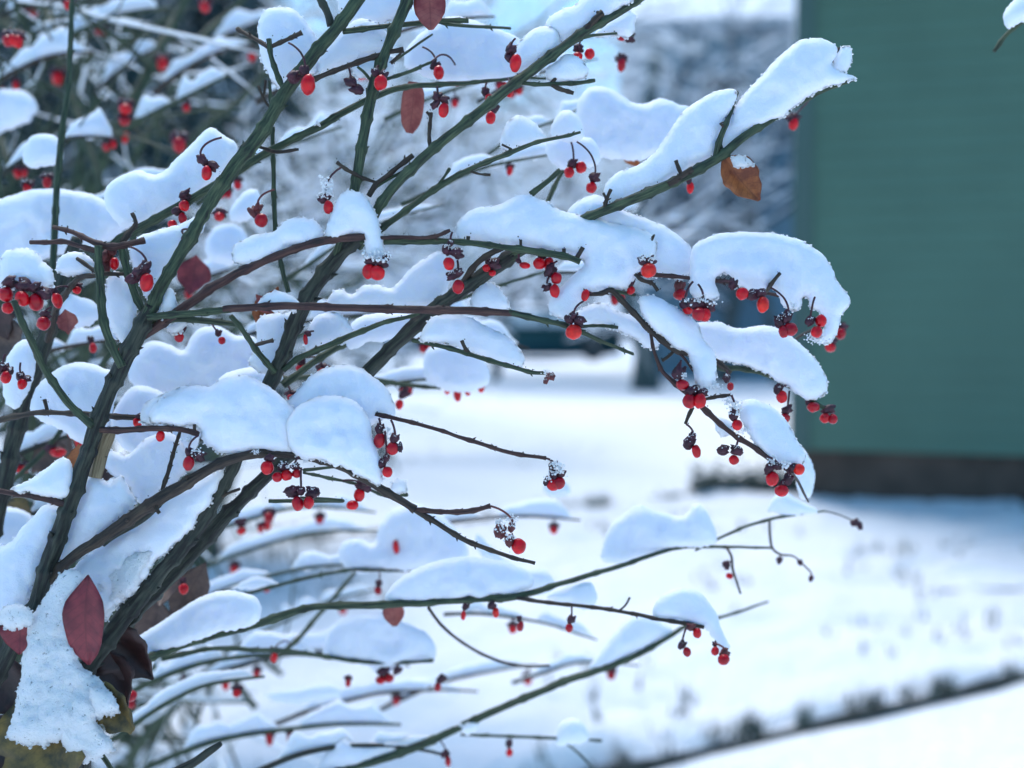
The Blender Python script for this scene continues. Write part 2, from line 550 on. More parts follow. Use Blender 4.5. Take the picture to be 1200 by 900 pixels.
# the low dark evergreen border at the foot of the green house
rnd = random.Random(9)
b = MB()
for k in range(1600):
    t = rnd.random()
    c = P(815 + 150 * t, 0, 1)
    x = 1.18 + t * 0.85; y = 6.62 + t * 0.12 + rnd.uniform(-0.14, 0.14)
    zc = 0.02 + abs(rnd.gauss(0, 0.075))
    r = 0.026
    q = Matrix.Rotation(rnd.uniform(0, 6.3), 3, 'Z') @ Matrix.Rotation(rnd.uniform(-1, 1), 3, 'X')
    bb = len(b.v)
    b.v += [Vector((x, y, zc)) + q @ Vector(p) * r for p in ((-1, 0, 0), (0, -0.5, 0.2), (1.4, 0, 0.1), (0, 0.5, 0.2))]
    b.uv += [(0, 0)] * 4
    b.f.append((bb, bb + 1, bb + 2, bb + 3))
o = b.build('low_hedge', simple('dark_evergreen', (0.02, 0.06, 0.055), 0.7, noise_amt=0.4, scale=9), smooth=False)
tag(o, 'low dark evergreen edging at the corner of the green house', 'hedge')

# ------------------------------------------------------------------ the neighbour's house, far behind the trees
nh = empty('blue_house', (8, 24, 0))
tag(nh, 'tall grey blue house under a snowy roof behind the bare trees', 'house')
nm = Matrix.Translation((2.9, 22.5, 0)) @ Matrix.Rotation(R(-6), 4, 'Z')
blue = simple('blue_siding', (0.13, 0.24, 0.32), 0.6, noise_amt=0.12, scale=0.7)
b = MB(); b.box((0, 0, 0), (10, 8, 7.4), nm)
z = 0.3
while z < 7.3:
    b.box((-0.02, -0.02, z), (10.02, -0.001, z + 0.03), nm); z += 0.2
b.build('wall', blue, nh, False)
b = MB(); b.box((-0.5, -0.5, 7.403), (10.5, 8.5, 7.58), nm); b.build('eave', simple('grey_eave', (0.35, 0.42, 0.48), 0.6), nh, False)
b = MB()
v0 = [(-0.6, -0.6, 7.583), (10.6, -0.6, 7.583), (10.6, 4, 10.4), (-0.6, 4, 10.4), (10.6, 8.6, 7.583), (-0.6, 8.6, 7.583)]
b.v += [nm @ Vector(p) for p in v0]; b.uv += [(0, 0)] * 6
b.f += [(0, 1, 2, 3), (3, 2, 4, 5), (0, 3, 5), (1, 4, 2), (0, 5, 4, 1)]
b.build('roof', M['snow_far'], nh, False)
glass = simple('dark_glass', (0.03, 0.045, 0.055), 0.08, noise_amt=0.1)
curtain = simple('brown_blind', (0.16, 0.09, 0.06), 0.6)
for i, (x, zz) in enumerate([(1.2, 5.0), (3.2, 5.0), (5.4, 5.0), (1.2, 2.0), (5.4, 2.0)]):
    b = MB(); b.box((x, -0.05, zz), (x + 1.0, -0.022, zz + 1.5), nm)
    fr = b.build('window', curtain if i == 1 else glass, nh, False)
    b = MB()
    for lo, hi in (((x - .1, -.09, zz - .1), (x, -.023, zz + 1.6)), ((x + 1, -.09, zz - .1), (x + 1.1, -.023, zz + 1.6)),
                   ((x, -.09, zz + 1.5), (x + 1, -.023, zz + 1.6)), ((x, -.09, zz - .1), (x + 1, -.023, zz)), ((x, -.08, zz + .72), (x + 1, -.052, zz + .78))):
        b.box(lo, hi, nm)
    fo = b.build('frame', simple('window_frame', (0.5, 0.55, 0.6), 0.5), nh, False)
    fo.parent = fr; fo.matrix_parent_inverse = Matrix.Identity(4)
    fr.matrix_parent_inverse = Matrix.Translation(nh.location).inverted()
    fo.matrix_parent_inverse = (Matrix.Identity(4))


# ------------------------------------------------------------------ parked car far down the road
def make_car(x0, y0, paint, label, rotz=0.0, flip=1):
    root = empty('parked_car', (0, 0, 0))
    def m(p): return Vector(p)
    # side profile in metres, front towards +x
    low = [(-2.25, .32), (-2.30, .75), (-2.28, .98), (-2.15, 1.02), (2.05, 0.98), (2.28, .88), (2.33, .62), (2.28, .26), (1.95, .16), (-1.95, .16)]
    W = 0.90
    v, f = [], []
    n = len(low)
    for (yy, s) in ((-W, .97), (-W * .93, 1.0), (W * .93, 1.0), (W, .97)):
        for (a, c) in low:
            v.append((a * s, yy, 0.66 + (c - 0.66) * s))
    for k in range(3):
        for i in range(n):
            a = k * n + i; b2 = k * n + (i + 1) % n
            f.append((a, b2, b2 + n, a + n))
    f.append(tuple(range(n))); f.append(tuple(3 * n + i for i in reversed(range(n))))
    body = mesh_obj('body', v, f, paint, root)
    cab = [(-2.15, 1.0), (-2.0, 1.55), (-1.85, 1.62), (0.35, 1.62), (0.62, 1.50), (1.15, 1.0)]
    v, f = [], []
    n = len(cab)
    for (yy, s) in ((-W * .95, 0), (-W * .80, 1), (W * .80, 1), (W * .95, 0)):
        for (a, c) in cab:
            v.append((a, yy if c < 1.1 else yy * .84, c))
    v = []
    for sgn in (-1, 1):
        for (a, c) in cab:
            v.append((a, sgn * (W * .96 - (c - 1.0) * .22), c))
    for i in range(n):
        a = i; b2 = (i + 1) % n
        f.append((a, b2, b2 + n, a + n))
    f.append(tuple(range(n))); f.append(tuple(n + i for i in reversed(range(n))))
    mesh_obj('cabin', v, f, paint, root, False)
    gl = simple('car_glass', (0.40, 0.50, 0.55), 0.15, noise_amt=0.2)
    for sgn in (-1, 1):
        for (a0, a1, t0, t1) in ((-1.95, -1.15, -1.86, -1.15), (-1.05, -0.1, -1.05, -0.1), (0.0, 0.98, 0.0, 0.50)):
            q = []
            for (a, c) in ((a0, 1.06), (a1, 1.06), (t1, 1.50), (t0, 1.50)):
                yy = sgn * (W * .96 - (c - 1.0) * .22 + 0.012)
                q.append((a, yy, c))
            q2 = [(a, yy - sgn * 0.02, c) for a, yy, c in q]
            mesh_obj('window', q + q2, [(0, 1, 2, 3), (7, 6, 5, 4), (0, 4, 5, 1), (1, 5, 6, 2), (2, 6, 7, 3), (3, 7, 4, 0)], gl, root, False)
    q = [(0.66, -.70, 1.47), (0.66, .70, 1.47), (1.14, .80, 1.03), (1.14, -.80, 1.03)]
    q = [(a + .02, y, c + .02) for a, y, c in q]
    mesh_obj('windscreen', q + [(a - .03, y, c - .03) for a, y, c in q], [(0, 1, 2, 3), (7, 6, 5, 4), (0, 4, 5, 1), (1, 5, 6, 2), (2, 6, 7, 3), (3, 7, 4, 0)], gl, root, False)
    tyre = simple('tyre_rubber', (0.02, 0.02, 0.02), 0.8)
    rim = simple('wheel_rim', (0.35, 0.37, 0.38), 0.35, metal=0.7)
    for sx in (-1.42, 1.45):
        for sgn in (-1, 1):
            b = MB(); pts = []
            for k in range(25):
                a = 2 * math.pi * k / 24
                pts.append((sx + math.cos(a) * .27, sgn * .84, .36 + math.sin(a) * .27))
            b.tube(pts, .09, 8, cap=False)
            wv = b.build('wheel', tyre, root)
            b = MB(); b.tube([(sx, sgn * .80, .36), (sx, sgn * .875, .36)], .19, 16)
            for k in range(5):
                a = 2 * math.pi * k / 5
                b.tube([(sx, sgn * .88, .36), (sx + math.cos(a) * .18, sgn * .88, .36 + math.sin(a) * .18)], .02, 5)
            ro = b.build('rim', rim, None); ro.parent = wv
            ro.matrix_parent_inverse = Matrix.Identity(4)
    lamp = simple('lamp_glass', (0.7, 0.72, 0.7), 0.15)
    for sgn in (-1, 1):
        b = MB(); b.blob((2.26, sgn * .64, .76), .06, .18, .09); b.build('headlight', lamp, root)
        b = MB(); b.blob((-2.27, sgn * .72, .85), .05, .1, .14); b.build('tail_light', simple('tail_glass', (0.4, 0.01, 0.01), 0.2), root)
    b = MB()
    b.blob((-0.75, 0, 1.62), 1.12, .62, .10, 20, 8, nz=.15)
    sn = b.build('snow', M['snow_far'], root); sn['label'] = 'snow lying on the car roof'
    b = MB(); b.blob((1.62, 0, 0.98), .42, .65, .05, 20, 8, nz=.15)
    sn = b.build('snow', M['snow_far'], root); sn['label'] = 'snow lying on the car hood'
    for ch in root.children:
        ch.matrix_parent_inverse = Matrix.Identity(4)
    root.location = (x0, y0, 0.02); root.rotation_euler = (0, 0, rotz)
    root.scale = (flip * 1.08, 1.08, 1.08)
    tag(root, label, 'car', 'cars parked along the road')
    return root


teal = simple('dark_teal_paint', (0.010, 0.055, 0.070), 0.5, spec=0.15, noise_amt=0.1)
make_car(1.20, 35.0, teal, 'dark teal estate car with a snowy hood beside the curved tree trunk', R(-4))
make_car(-4.6, 40.0, simple('blue_paint', (0.03, 0.12, 0.20), 0.3, noise_amt=0.1), 'dark blue car mostly hidden behind the snowy branches', R(2))


# ------------------------------------------------------------------ trees
class Tree:
    def __init__(self, seed):
        self.r = random.Random(seed)
        self.trunk = MB(); self.crown = MB(); self.snow = MB()

    def grow(self, o, d, L, r, lev, maxlev, wig=0.25, up=0.05, kids=4, spread=0.7, snow=1.0, sides=None, segs=6, mbx=None, droop=0.0, ratio=0.62):
        R_ = self.r
        pts = [Vector(o)]
        d = Vector(d).normalized()
        rad = [r]
        for i in range(segs):
            d = (d + Vector((R_.gauss(0, wig), R_.gauss(0, wig), R_.gauss(0, wig) * .7 + up - droop * i / segs)) * 0.5).normalized()
            pts.append(pts[-1] + d * L / segs)
            rad.append(r * (1 - 0.72 * (i + 1) / segs))
        mb = mbx or (self.trunk if lev == 0 else self.crown)
        mb.tube(pts, rad, sides or (8 if lev == 0 else (5 if lev == 1 else 3)))
        if snow > 0 and lev > 0:
            self.cover(pts, rad, snow)
        if lev < maxlev:
            for k in range(kids if lev else kids + 2):
                t = 0.25 + 0.72 * (k + R_.random()) / (kids + (0 if lev else 2))
                i = min(segs - 1, int(t * segs)); fr = t * segs - i
                p = pts[i].lerp(pts[i + 1], min(1, fr))
                dd = (pts[i + 1] - pts[i]).normalized()
                side = dd.orthogonal().normalized()
                side = Matrix.Rotation(R_.uniform(0, 6.28), 3, dd) @ side
                nd = dd * (1 - spread * .5) + side * spread
                self.grow(p, nd, L * ratio * R_.uniform(.7, 1.15), max(rad[i] * .6, r * .2), lev + 1, maxlev, wig, up, kids, spread, snow, None, max(3, segs - 1), None, droop, ratio)
        return pts

    def cover(self, pts, rad, snow):
        R_ = self.r
        run, rr = [], []
        ph = R_.uniform(0, 50)
        for i in range(len(pts)):
            a = pts[max(0, i - 1)]; c = pts[min(len(pts) - 1, i + 1)]
            dd = (c - a)
            hz = 1 - abs(dd.normalized().z) if dd.length > 0 else 0
            k = rad[i] * 1.1 + 0.012 * snow
            k *= max(0.15, min(1, hz * 1.6)) * (0.75 + 0.6 * noise.noise(Vector((ph, i * .9, 0))))
            run.append(pts[i] + Vector((0, 0, rad[i] * .4 + k * .7))); rr.append(k)
        rr[0] *= .5; rr[-1] *= .3
        self.snow.tube(run, rr, 4)

    def finish(self, name, loc, label, cat='tree', group=None, bark=None, twig=None, snowm=None):
        root = empty(name, loc)
        self.trunk.build('trunk', bark or M['treebark'], root)
        self.crown.build('crown', twig or M['twigbark'], root)
        self.snow.build('snow_cover', snowm or M['snow_far'], root)
        tag(root, label, cat, group)
        return root


# tree with the curved trunk on the lawn beyond the road
T = Tree(3)
base = P(757, 458, 18.0); base.z = 0
tp = [P(757, 462, 18.0), P(757, 440, 18.0), P(757, 412, 18.0), P(748, 392, 18.0), P(738, 370, 18.1), P(735, 330, 18.2), P(742, 280, 18.2), P(752, 220, 18.3), P(758, 150, 18.3), P(770, 60, 18.4)]
tp[0].z = -0.05
cc_ = catmull([tuple(p) for p in tp], 0.25)
T.trunk.tube([tuple(p) for p in cc_], [0.195 - 0.11 * i / len(cc_) + 0.10 * max(0, 1 - i / 2.5) for i in range(len(cc_))], 16)
for (i, dx, dz, L) in ((3, -1, .12, 1.1), (5, 1, .5, 2.2), (5, -1, .4, 2.4), (5, .9, .6, 2.2), (6, 1, .3, 2.4), (6, -.9, .6, 2.2), (7, .8, .7, 2.4), (7, 1, .2, 2), (7, -.8, .7, 2), (8, .6, .8, 2), (6, .5, .2, 2.0), (5, .6, .1, 1.8)):
    T.grow(tp[i], (dx, T.r.uniform(-.6, .6), dz), L, .07, 1, 3, wig=.35, up=.1, kids=4, spread=.8, snow=1.8)
T.finish('bare_tree', base, 'bare tree with a thick curved trunk standing in the open snow', bark=simple('dark_wet_bark', (0.05, 0.085, 0.09), 0.8, noise_amt=0.4, scale=9, bump=0.5, bscale=20))

# more trees
spots = [(-0.8, 25, 7.0, 21, 'snow covered bare tree behind the blurred shrub tips', 1.1, .07),
         (-2.6, 23, 7.5, 22, 'snow covered bare tree second from the sign pole', 1.2, .09),
         (-0.35, 21, 5.0, 23, 'slender snowy tree behind the parked teal car', 1.3, .10),
         (4.2, 20.5, 6.5, 24, 'dark bare tree with thick limbs beside the green house', 1.0, .17),
         (5.2, 20, 6.5, 25, 'dark bare tree in front of the blue house', 1.6, .13),
         (-3.3, 22, 6.5, 26, 'tall snowy tree over the dark blue car', 1.6, .14),
         (3.2, 46, 9, 27, 'wide snowy tree beyond the parked cars', 1.8, .16),
         (-5.0, 14, 5.5, 28, 'snowy bare tree behind the dark conifer', 1.1, .10),
         (-7.5, 19, 7.5, 29, 'tall bare tree far behind the thick shrub canes', 1.2, .14),
         (-4.5, 30, 8, 30, 'broad snowy tree at the end of the road', 1.8, .16)]
for (x, y, H, sd_, lab, sn, r0) in spots:
    T = Tree(sd_)
    T.grow((x, y, -0.05), (T.r.gauss(0, .06), T.r.gauss(0, .06), 1), H * .85, r0, 0, 3, wig=.22, up=.12, kids=7, spread=.85, snow=sn, segs=8)
    for k in range(3 if (x < -1.5) else 0):
        a = T.r.uniform(0, 6.28)
        T.grow((x, y, H * .12 * (k + 1)), (math.cos(a), math.sin(a), .5), H * .5, r0 * .5, 1, 3, wig=.3, up=.1, kids=5, spread=.8, snow=sn)
    T.finish('bare_tree', (x, y, 0), lab)

# made-up snowy rise, added to block the warm sky glow at the horizon
hv, hf = [], []
for j in range(9):
    for i in range(61):
        x = -150 + 5 * i
        t = j / 8
        hv.append((x, 66 + 22 * t, -0.1 + (6.2 + 1.6 * nz3(x, 0, .03) + .7 * nz3(x, 4, .12)) * math.sin(t * math.pi / 2)))
for j in range(8):
    for i in range(60):
        a = j * 61 + i
        hf.append((a, a + 1, a + 62, a + 61))
tag(mesh_obj('glow_block_hill', hv, hf, snow_mat('glow_block_snow', bump=.6, bscale=1.5, specks=(0.9, 0.36, (0.3, 0.38, 0.43)))), kind='structure')
# wide crowned trees whose fine snowy twigs fill the view behind the shrub
for (x, y, sd_, nbg, L, lab) in [(-1.75, 9.0, 51, 12, 2.7, 'wide crowned tree of fine snowy twigs rising behind the front shrub'), (-2.9, 12.5, 52, 10, 3.4, 'older wide crowned tree of snowy twigs behind the dark conifers'), (-0.4, 26, 53, 10, 5.6, 'snowy twigged tree with long level boughs reaching over the road')]:
    T = Tree(sd_)
    T.trunk.tube([(x, y, -.05), (x + .04, y, .8), (x - .05, y, 1.7), (x, y + .1, 3.2)], [.15, .12, .10, .05], 9)
    for k in range(nbg):
        a = 2.4 * k
        dv = Vector((math.cos(a) + .45, math.sin(a) * .8, T.r.uniform(.3, .8)))
        T.grow((x, y, 1.6 + 1.5 * k / nbg), dv, L * T.r.uniform(.7, 1.1), .045, 1, 3, wig=.3, up=.04, kids=6, spread=.8, snow=min(1.5, .7 + y * .03), segs=8, ratio=.55)
    T.finish('bare_tree', (x, y, 0), lab)
# the far-off wood
T = Tree(77)
for k in range(34):
    y = T.r.uniform(46, 62); x = T.r.uniform(-.62, .5) * y
    H = T.r.uniform(3.5, 7)
    T.grow((x, y, -0.1), (T.r.gauss(0, .06), T.r.gauss(0, .06), 1), H, .2, 0, 2, wig=.2, up=.1, kids=9, spread=.9, snow=4.0, segs=7)
tr = T.trunk; tr.v += []
root = empty('far_wood', (0, 50, 0))
T.trunk.build('trunk', M['treebark'], root)['kind'] = 'stuff'
T.crown.build('crown', M['twigbark'], root)['kind'] = 'stuff'
T.snow.build('snow_cover', M['snow_far'], root)['kind'] = 'stuff'
tag(root, 'far off snowy wood closing the view beyond the road', kind='stuff')


# conifer with drooping snow-laden boughs
def conifer(x, y, H, seed, label, nb=46, bl=1.6, sn=1.0, hmin=.95):
    T = Tree(seed)
    T.trunk.tube([(x, y, -.05), (x + .03, y, H * .5), (x, y, H)], [.10, .07, .015], 10)
    nd = MB()
    for k in range(nb):
        t = k / nb
        z0 = hmin + (H - hmin) * t
        a = k * 2.4 + T.r.uniform(-.3, .3)
        L = bl * (1 - t * .8) * T.r.uniform(.8, 1.15)
        pts = [Vector((x, y, z0))]
        d = Vector((math.cos(a), math.sin(a), .45))
        for i in range(8):
            d = (d + Vector((T.r.gauss(0, .05), T.r.gauss(0, .05), -.20))).normalized()
            pts.append(pts[-1] + d * L / 8)
        rad = [.018 * (1 - i / 9) + .003 for i in range(9)]
        T.crown.tube(pts, rad, 4)
        T.cover(pts, rad, .45 * sn)
        for i in range(1, 9):
            for s in (-1, 1, -1, 1):
                dd = (pts[i] - pts[i - 1]).normalized()
                side = dd.cross(Vector((0, 0, 1))).normalized() * s
                q = pts[i - 1].lerp(pts[i], T.r.random())
                l2 = (.30 + .25 * T.r.random()) * (1 - i / 14)
                sub = [q]
                d3 = (dd * .6 + side * .8)
                for j in range(4):
                    d3 = (d3 + Vector((0, 0, -.25))).normalized()
                    sub.append(sub[-1] + d3 * l2 / 4)
                nd.tube(sub, [.004, .004, .003, .002, .001], 3)
                if T.r.random() < .5: T.cover(sub, [.003] * 5, .22 * sn)
                for j in range(24):
                    qq = sub[0].lerp(sub[-1], T.r.random()) if j < 4 else sub[min(3, j % 4)].lerp(sub[min(4, j % 4 + 1)], T.r.random())
                    v3 = (d3 * .5 + Vector((T.r.gauss(0, .6), T.r.gauss(0, .6), T.r.gauss(-.2, .5)))).normalized() * .06
                    wv = v3.orthogonal().normalized() * .006
                    bb = len(nd.v)
                    nd.v += [qq - wv, qq + wv, qq + v3]; nd.uv += [(0, 0)] * 3
                    nd.f.append((bb, bb + 1, bb + 2))
    root = empty('conifer', (x, y, 0))
    T.trunk.build('trunk', M['treebark'], root)
    T.crown.build('bough', M['twigbark'], root)
    nd.build('needles', M['needle'], root, False)
    T.snow.build('snow_cover', M['snow_far'], root)
    tag(root, label, 'tree')


conifer(-1.45, 4.7, 3.4, 41, 'dark conifer with drooping snowy boughs behind the long diagonal cane', 60, 1.15, 1.0)
conifer(-3.6, 8.2, 5.2, 43, 'third dark conifer in deep shade beyond the crossed canes', 60, 1.7, .9)
conifer(-2.6, 5.6, 4.6, 42, 'taller dark conifer behind the tangle of blurred shrub stems', 60, 1.5, 1.1)

# thin pole
b = MB(); b.tube([(-3.25, 27.5, 0), (-3.25, 27.5, 4.4)], .045, 8)
po = b.build('street_pole', simple('pole_metal', (0.04, 0.16, 0.19), 0.5))
tag(po, 'thin dark blue pole standing upright beyond the road', 'pole')

# =================================================================== the fruiting shrub in front
ROOT = Vector((-0.30, 0.56, 0.0))
shrub = empty('burning_bush', tuple(ROOT))
tag(shrub, 'leafless green stemmed shrub hung with red berries under fresh snow', 'shrub')
SAMPLES = []      # (px, py, z, radius_px) of every stem, so that stalks find the nearest twig


def stem(name, mat, pts, sides=12, ridge=0.16, nodes=38, buds=True, ground=None, parent=None, seed=0):
    """pts: (px, py, zcm, radius in photo px)"""
    c = catmull(pts, 4.0)
    rs = random.Random(int(pts[0][0] * 7 + pts[0][1] * 3 + seed))
    W, rad = [], []
    Lpx = 0
    nn = rs.uniform(10, nodes)
    nodepos = []
    for i, (x, y, zc, r) in enumerate(c):
        d = D(zc)
        wob = 0.5
        jx = wob * noise.noise(Vector((Lpx * .05, pts[0][0], 1))); jy = wob * noise.noise(Vector((Lpx * .05, pts[0][1], 7)))
        W.append(P(x + jx, y + jy, d))
        sw = 1.0
        if nodes:
            k = (Lpx - nn) / 3.5
            sw += 0.30 * math.exp(-k * k)
            if Lpx > nn + 8:
                nodepos.append(i - 2)
                nn += nodes * rs.uniform(.75, 1.35)
        rad.append((r * .86 if r > 8 else r) / FPX * d * sw)
        SAMPLES.append((x, y, zc, r))
        if i + 1 < len(c): Lpx += math.hypot(c[i + 1][0] - x, c[i + 1][1] - y)
    if ground is not None:
        a = W[0]; gq = Vector(ground)
        ext = []
        for k in range(1, 9):
            t = k / 8
            ext.append(a.lerp(gq, t) + Vector((0.01 * math.sin(t * 3.1 + pts[0][0]), 0.03 * math.sin(t * 3.14), 0)))
        W = list(reversed(ext)) + W
        rad = [rad[0] * (1.25 - 0.03 * k) for k in range(8)] + rad
        nodepos = [q + 8 for q in nodepos]
    b = MB()
    b.tube(W, rad, sides, ridge=ridge * 1.3, seed=rs.uniform(0, 20))
    if buds:
        for i in nodepos:
            if i < 1 or i >= len(W) - 2 or rs.random() < .4: continue
            t = (W[i + 1] - W[i - 1]).normalized()
            s = t.orthogonal().normalized()
            s = Matrix.Rotation(rs.uniform(0, 6.28), 3, t) @ s
            for q in ((1, -1) if rs.random() < .5 else (1,)):
                dirv = (s * q * .75 + t * .65).normalized()
                l = max(rad[i] * .32, 0.0007) * rs.uniform(1.0, 2.0)
                o = W[i] + s * q * rad[i] * .7
                b.tube([o, o + dirv * l * .5, o + dirv * l * 1.1, o + dirv * l * 1.6], [l * .33, l * .38, l * .24, l * .03], 5)
    return b.build(name, M[mat], parent or shrub)


G1 = (-0.31, 0.55, 0); G2 = (-0.27, 0.60, 0); G3 = (-0.34, 0.62, 0); G4 = (-0.29, 0.66, 0)
# main leaning stem and the big canes
stem('branch', 'old', [(-14, 812, 0, 11), (12, 762, 0, 10), (38, 722, 0, 9.5), (53, 672, 0, 10), (80, 595, 0, 10), (103, 530, 0, 9.5), (123, 472, 0, 9.5), (143, 428, 0, 10.5), (162, 390, 0, 10.5), (178, 358, 0, 8)], 16, .17, ground=G1)
stem('branch', 'green', [(172, 372, 0, 8.5), (192, 330, 0, 8.2), (217, 288, 0, 8), (246, 238, 0, 8), (275, 195, 0, 7.8), (303, 160, 0, 7.6), (337, 105, 0, 7.4), (370, 62, 0, 7), (397, 30, 0, 6.8), (428, -12, 0, 6.4)], 16, .13)
stem('branch', 'old', [(85, 805, 1.5, 15), (110, 770, 1.5, 13), (150, 718, 1.5, 12), (185, 675, 1.5, 10.5), (216, 638, 1.5, 10), (246, 595, 1.5, 10), (274, 543, 1.5, 10), (298, 492, 1.6, 10), (315, 452, 1.6, 10), (331, 418, 1.5, 10), (352, 365, 1.2, 10), (375, 328, 1.0, 10), (398, 298, .9, 9.5), (424, 274, .8, 9.5)], 16, .18, ground=G2)
stem('branch', 'green', [(392, 305, .9, 4.5), (404, 265, .5, 4.6), (415, 225, .3, 6), (425, 165, .3, 6.2), (438, 102, .4, 6.2), (453, 58, .5, 6), (466, 28, .6, 6), (482, -10, .7, 5.6)], 14, .13)
stem('branch', 'old', [(98, 790, 3, 13), (128, 752, 3, 11), (168, 708, 3, 9.5), (205, 672, 3, 9), (237, 637, 3, 9), (268, 602, 3, 9), (300, 570, 3, 8.5), (345, 528, 3, 8.5), (390, 480, 3, 8.5), (430, 437, 2.6, 8.5), (465, 402, 2.4, 8.5), (500, 370, 2.2, 8.5), (532, 346, 2, 8), (566, 322, 1.6, 7.5), (602, 298, 1.4, 7)], 14, .17, ground=G4)
stem('branch', 'green', [(598, 301, 1.4, 6.5), (640, 277, 1, 6), (683, 257, .4, 5.8), (725, 240, 0, 5.6), (770, 222, 0, 5.6), (808, 204, 0, 5.4), (840, 186, .2, 5.6), (870, 162, .4, 5.2), (897, 144, .8, 4.6), (930, 124, 1.2, 3.6), (965, 106, 1.6, 2.6), (1000, 94, 1.8, 1.6)], 14, .12)
stem('branch', 'green', [(420, 290, 1.2, 5), (440, 250, .2, 5.8), (462, 218, -.2, 5.8), (512, 171, -.4, 5.8), (555, 137, -.4, 5.8), (600, 100, -.3, 5.8), (640, 70, 0, 5.6), (690, 34, .4, 5.2), (722, 16, .9, 4.6), (760, -8, 1.4, 4.2)], 14, .12)
stem('branch', 'green', [(436, 285, 1, 3.6), (446, 269, .5, 3.6), (466, 254, .3, 3.6), (508, 223, .2, 3.4), (547, 200, .2, 3.2), (600, 178, .3, 2.8), (628, 167, .4, 2.4), (660, 160, .6, 2.0), (680, 155, .8, 1.6)], 10, .12, 30)
stem('branch', 'green', [(128, 290, 3.5, 5), (150, 274, 3.5, 5), (180, 258, 3.2, 5), (212, 240, 3, 5), (240, 224, 2.6, 5), (275, 203, 2, 4.8), (302, 185, 1.6, 4.6), (340, 165, 1.5, 4.4), (375, 148, 1.5, 4.2), (400, 133, 1.8, 4), (440, 113, 2.5, 3.6), (475, 102, 3, 3.2), (550, 97, 4, 2.4), (610, 91, 5, 1.6), (640, 92, 5, 1.2)], 10, .12, 44)
stem('branch', 'green', [(402, 37, .3, 3.6), (440, 32, .8, 3), (490, 27, 1.4, 2.8), (520, 24, 1.8, 2.8), (549, 24, 2, 3)], 10, .12, 30)
stem('branch', 'green', [(505, 24, 1.7, 2), (530, 29, 2.2, 2), (560, 31, 3.5, 1.8), (598, 33, 5, 1.5)], 8, .1, 40)
stem('branch', 'old', [(388, 30, .2, 4.8), (383, 14, .1, 4.2), (372, -8, 0, 4)], 10, .15)
stem('branch', 'brown', [(360, 97, 0, 3), (375, 90, 0, 3), (410, 76, .2, 3), (440, 66, .4, 3), (456, 61, .5, 2.6), (473, 58, .5, 2.8)], 10, .14, 26)
stem('twig', 'brown', [(458, 74, .5, 2.4), (466, 66, .4, 1.6), (472, 59, .3, 1.2)], 6, .1, 0)
stem('twig', 'green', [(456, 80, 2.5, 1.2), (462, 72, 2.6, 1.6), (485, 55, 3, 1.7), (507, 40, 3.4, 1.2)], 6, .1, 0)
stem('twig', 'green', [(438, 99, .4, 2), (428, 86, .2, 2), (419, 78, 0, 1.6)], 6, .1, 0)
stem('branch', 'green', [(438, 96, .4, 2.4), (462, 90, 1, 2.2), (484, 82, 1.4, 2), (505, 73, 1.6, 1.4)], 8, .1, 20)
stem('branch', 'green', [(334, 108, 0, 3.2), (325, 88, 0, 3.2), (318, 66, 0, 3), (315, 46, 0, 3.2)], 8, .12, 20)
stem('twig', 'brown', [(317, 55, 0, 2.4), (335, 47, 0, 2.4), (354, 38, 0, 2.6)], 8, .12, 16)
stem('twig', 'brown', [(316, 57, 0, 2.4), (305, 49, .2, 2.2), (290, 41, .4, 2), (278, 34, .6, 2.2)], 8, .12, 16)
stem('branch', 'green', [(316, 95, 2.2, 1.6), (318, 130, 2.2, 2.6), (320, 180, 2.2, 2.6), (321, 225, 2.2, 2.8), (323, 275, 2.2, 2.8), (330, 312, 2.0, 2.8), (338, 342, 1.8, 2.8)], 8, .12, 36)
stem('twig', 'brown', [(317, 127, 2.2, 1.6), (309, 116, 2.2, 1.5), (303, 101, 2.2, 1.6)], 6, .1, 0)
stem('twig', 'brown', [(309, 112, 2.2, 1.5), (311, 94, 2.2, 1.8)], 6, .1, 0)
stem('branch', 'brown', [(303, 172, .9, 2), (325, 178, 1, 2.2), (350, 175, 1, 1.8)], 8, .12, 20)
stem('branch', 'brown', [(432, 230, .1, 3), (441, 216, 0, 3), (455, 205, 0, 2.8), (470, 193, 0, 2.8), (484, 182, 0, 3.2)], 8, .14, 18)
stem('twig', 'green', [(441, 219, 0, 2.2), (455, 210, .1, 2), (470, 202, .1, 2), (478, 197, .2, 2)], 6, .1, 0)
stem('twig', 'brown', [(441, 214, 0, 2), (424, 208, 0, 2), (408, 200, 0, 2.2), (395, 190, 0, 2.4)], 8, .14, 14)
stem('twig', 'brown', [(504, 175, -.3, 2), (503, 155, -.3, 2), (505, 132, -.3, 2.2)], 8, .12, 16)
stem('twig', 'brown', [(504, 136, -.3, 1.6), (500, 131, -.3, 1.8)], 6, .1, 0)
stem('twig', 'green', [(510, 221, .2, 1.6), (520, 208, .1, 1.6), (527, 197, .1, 1.8)], 6, .1, 12)
stem('twig', 'brown', [(547, 199, .2, 1.2), (562, 204, .2, 1.3), (575, 205, .2, 1.6)], 6, .1, 12)
stem('twig', 'brown', [(600, 175, .3, 1.2), (592, 171, .3, 1.4), (588, 169, .3, 1.4)], 6, .1, 0)
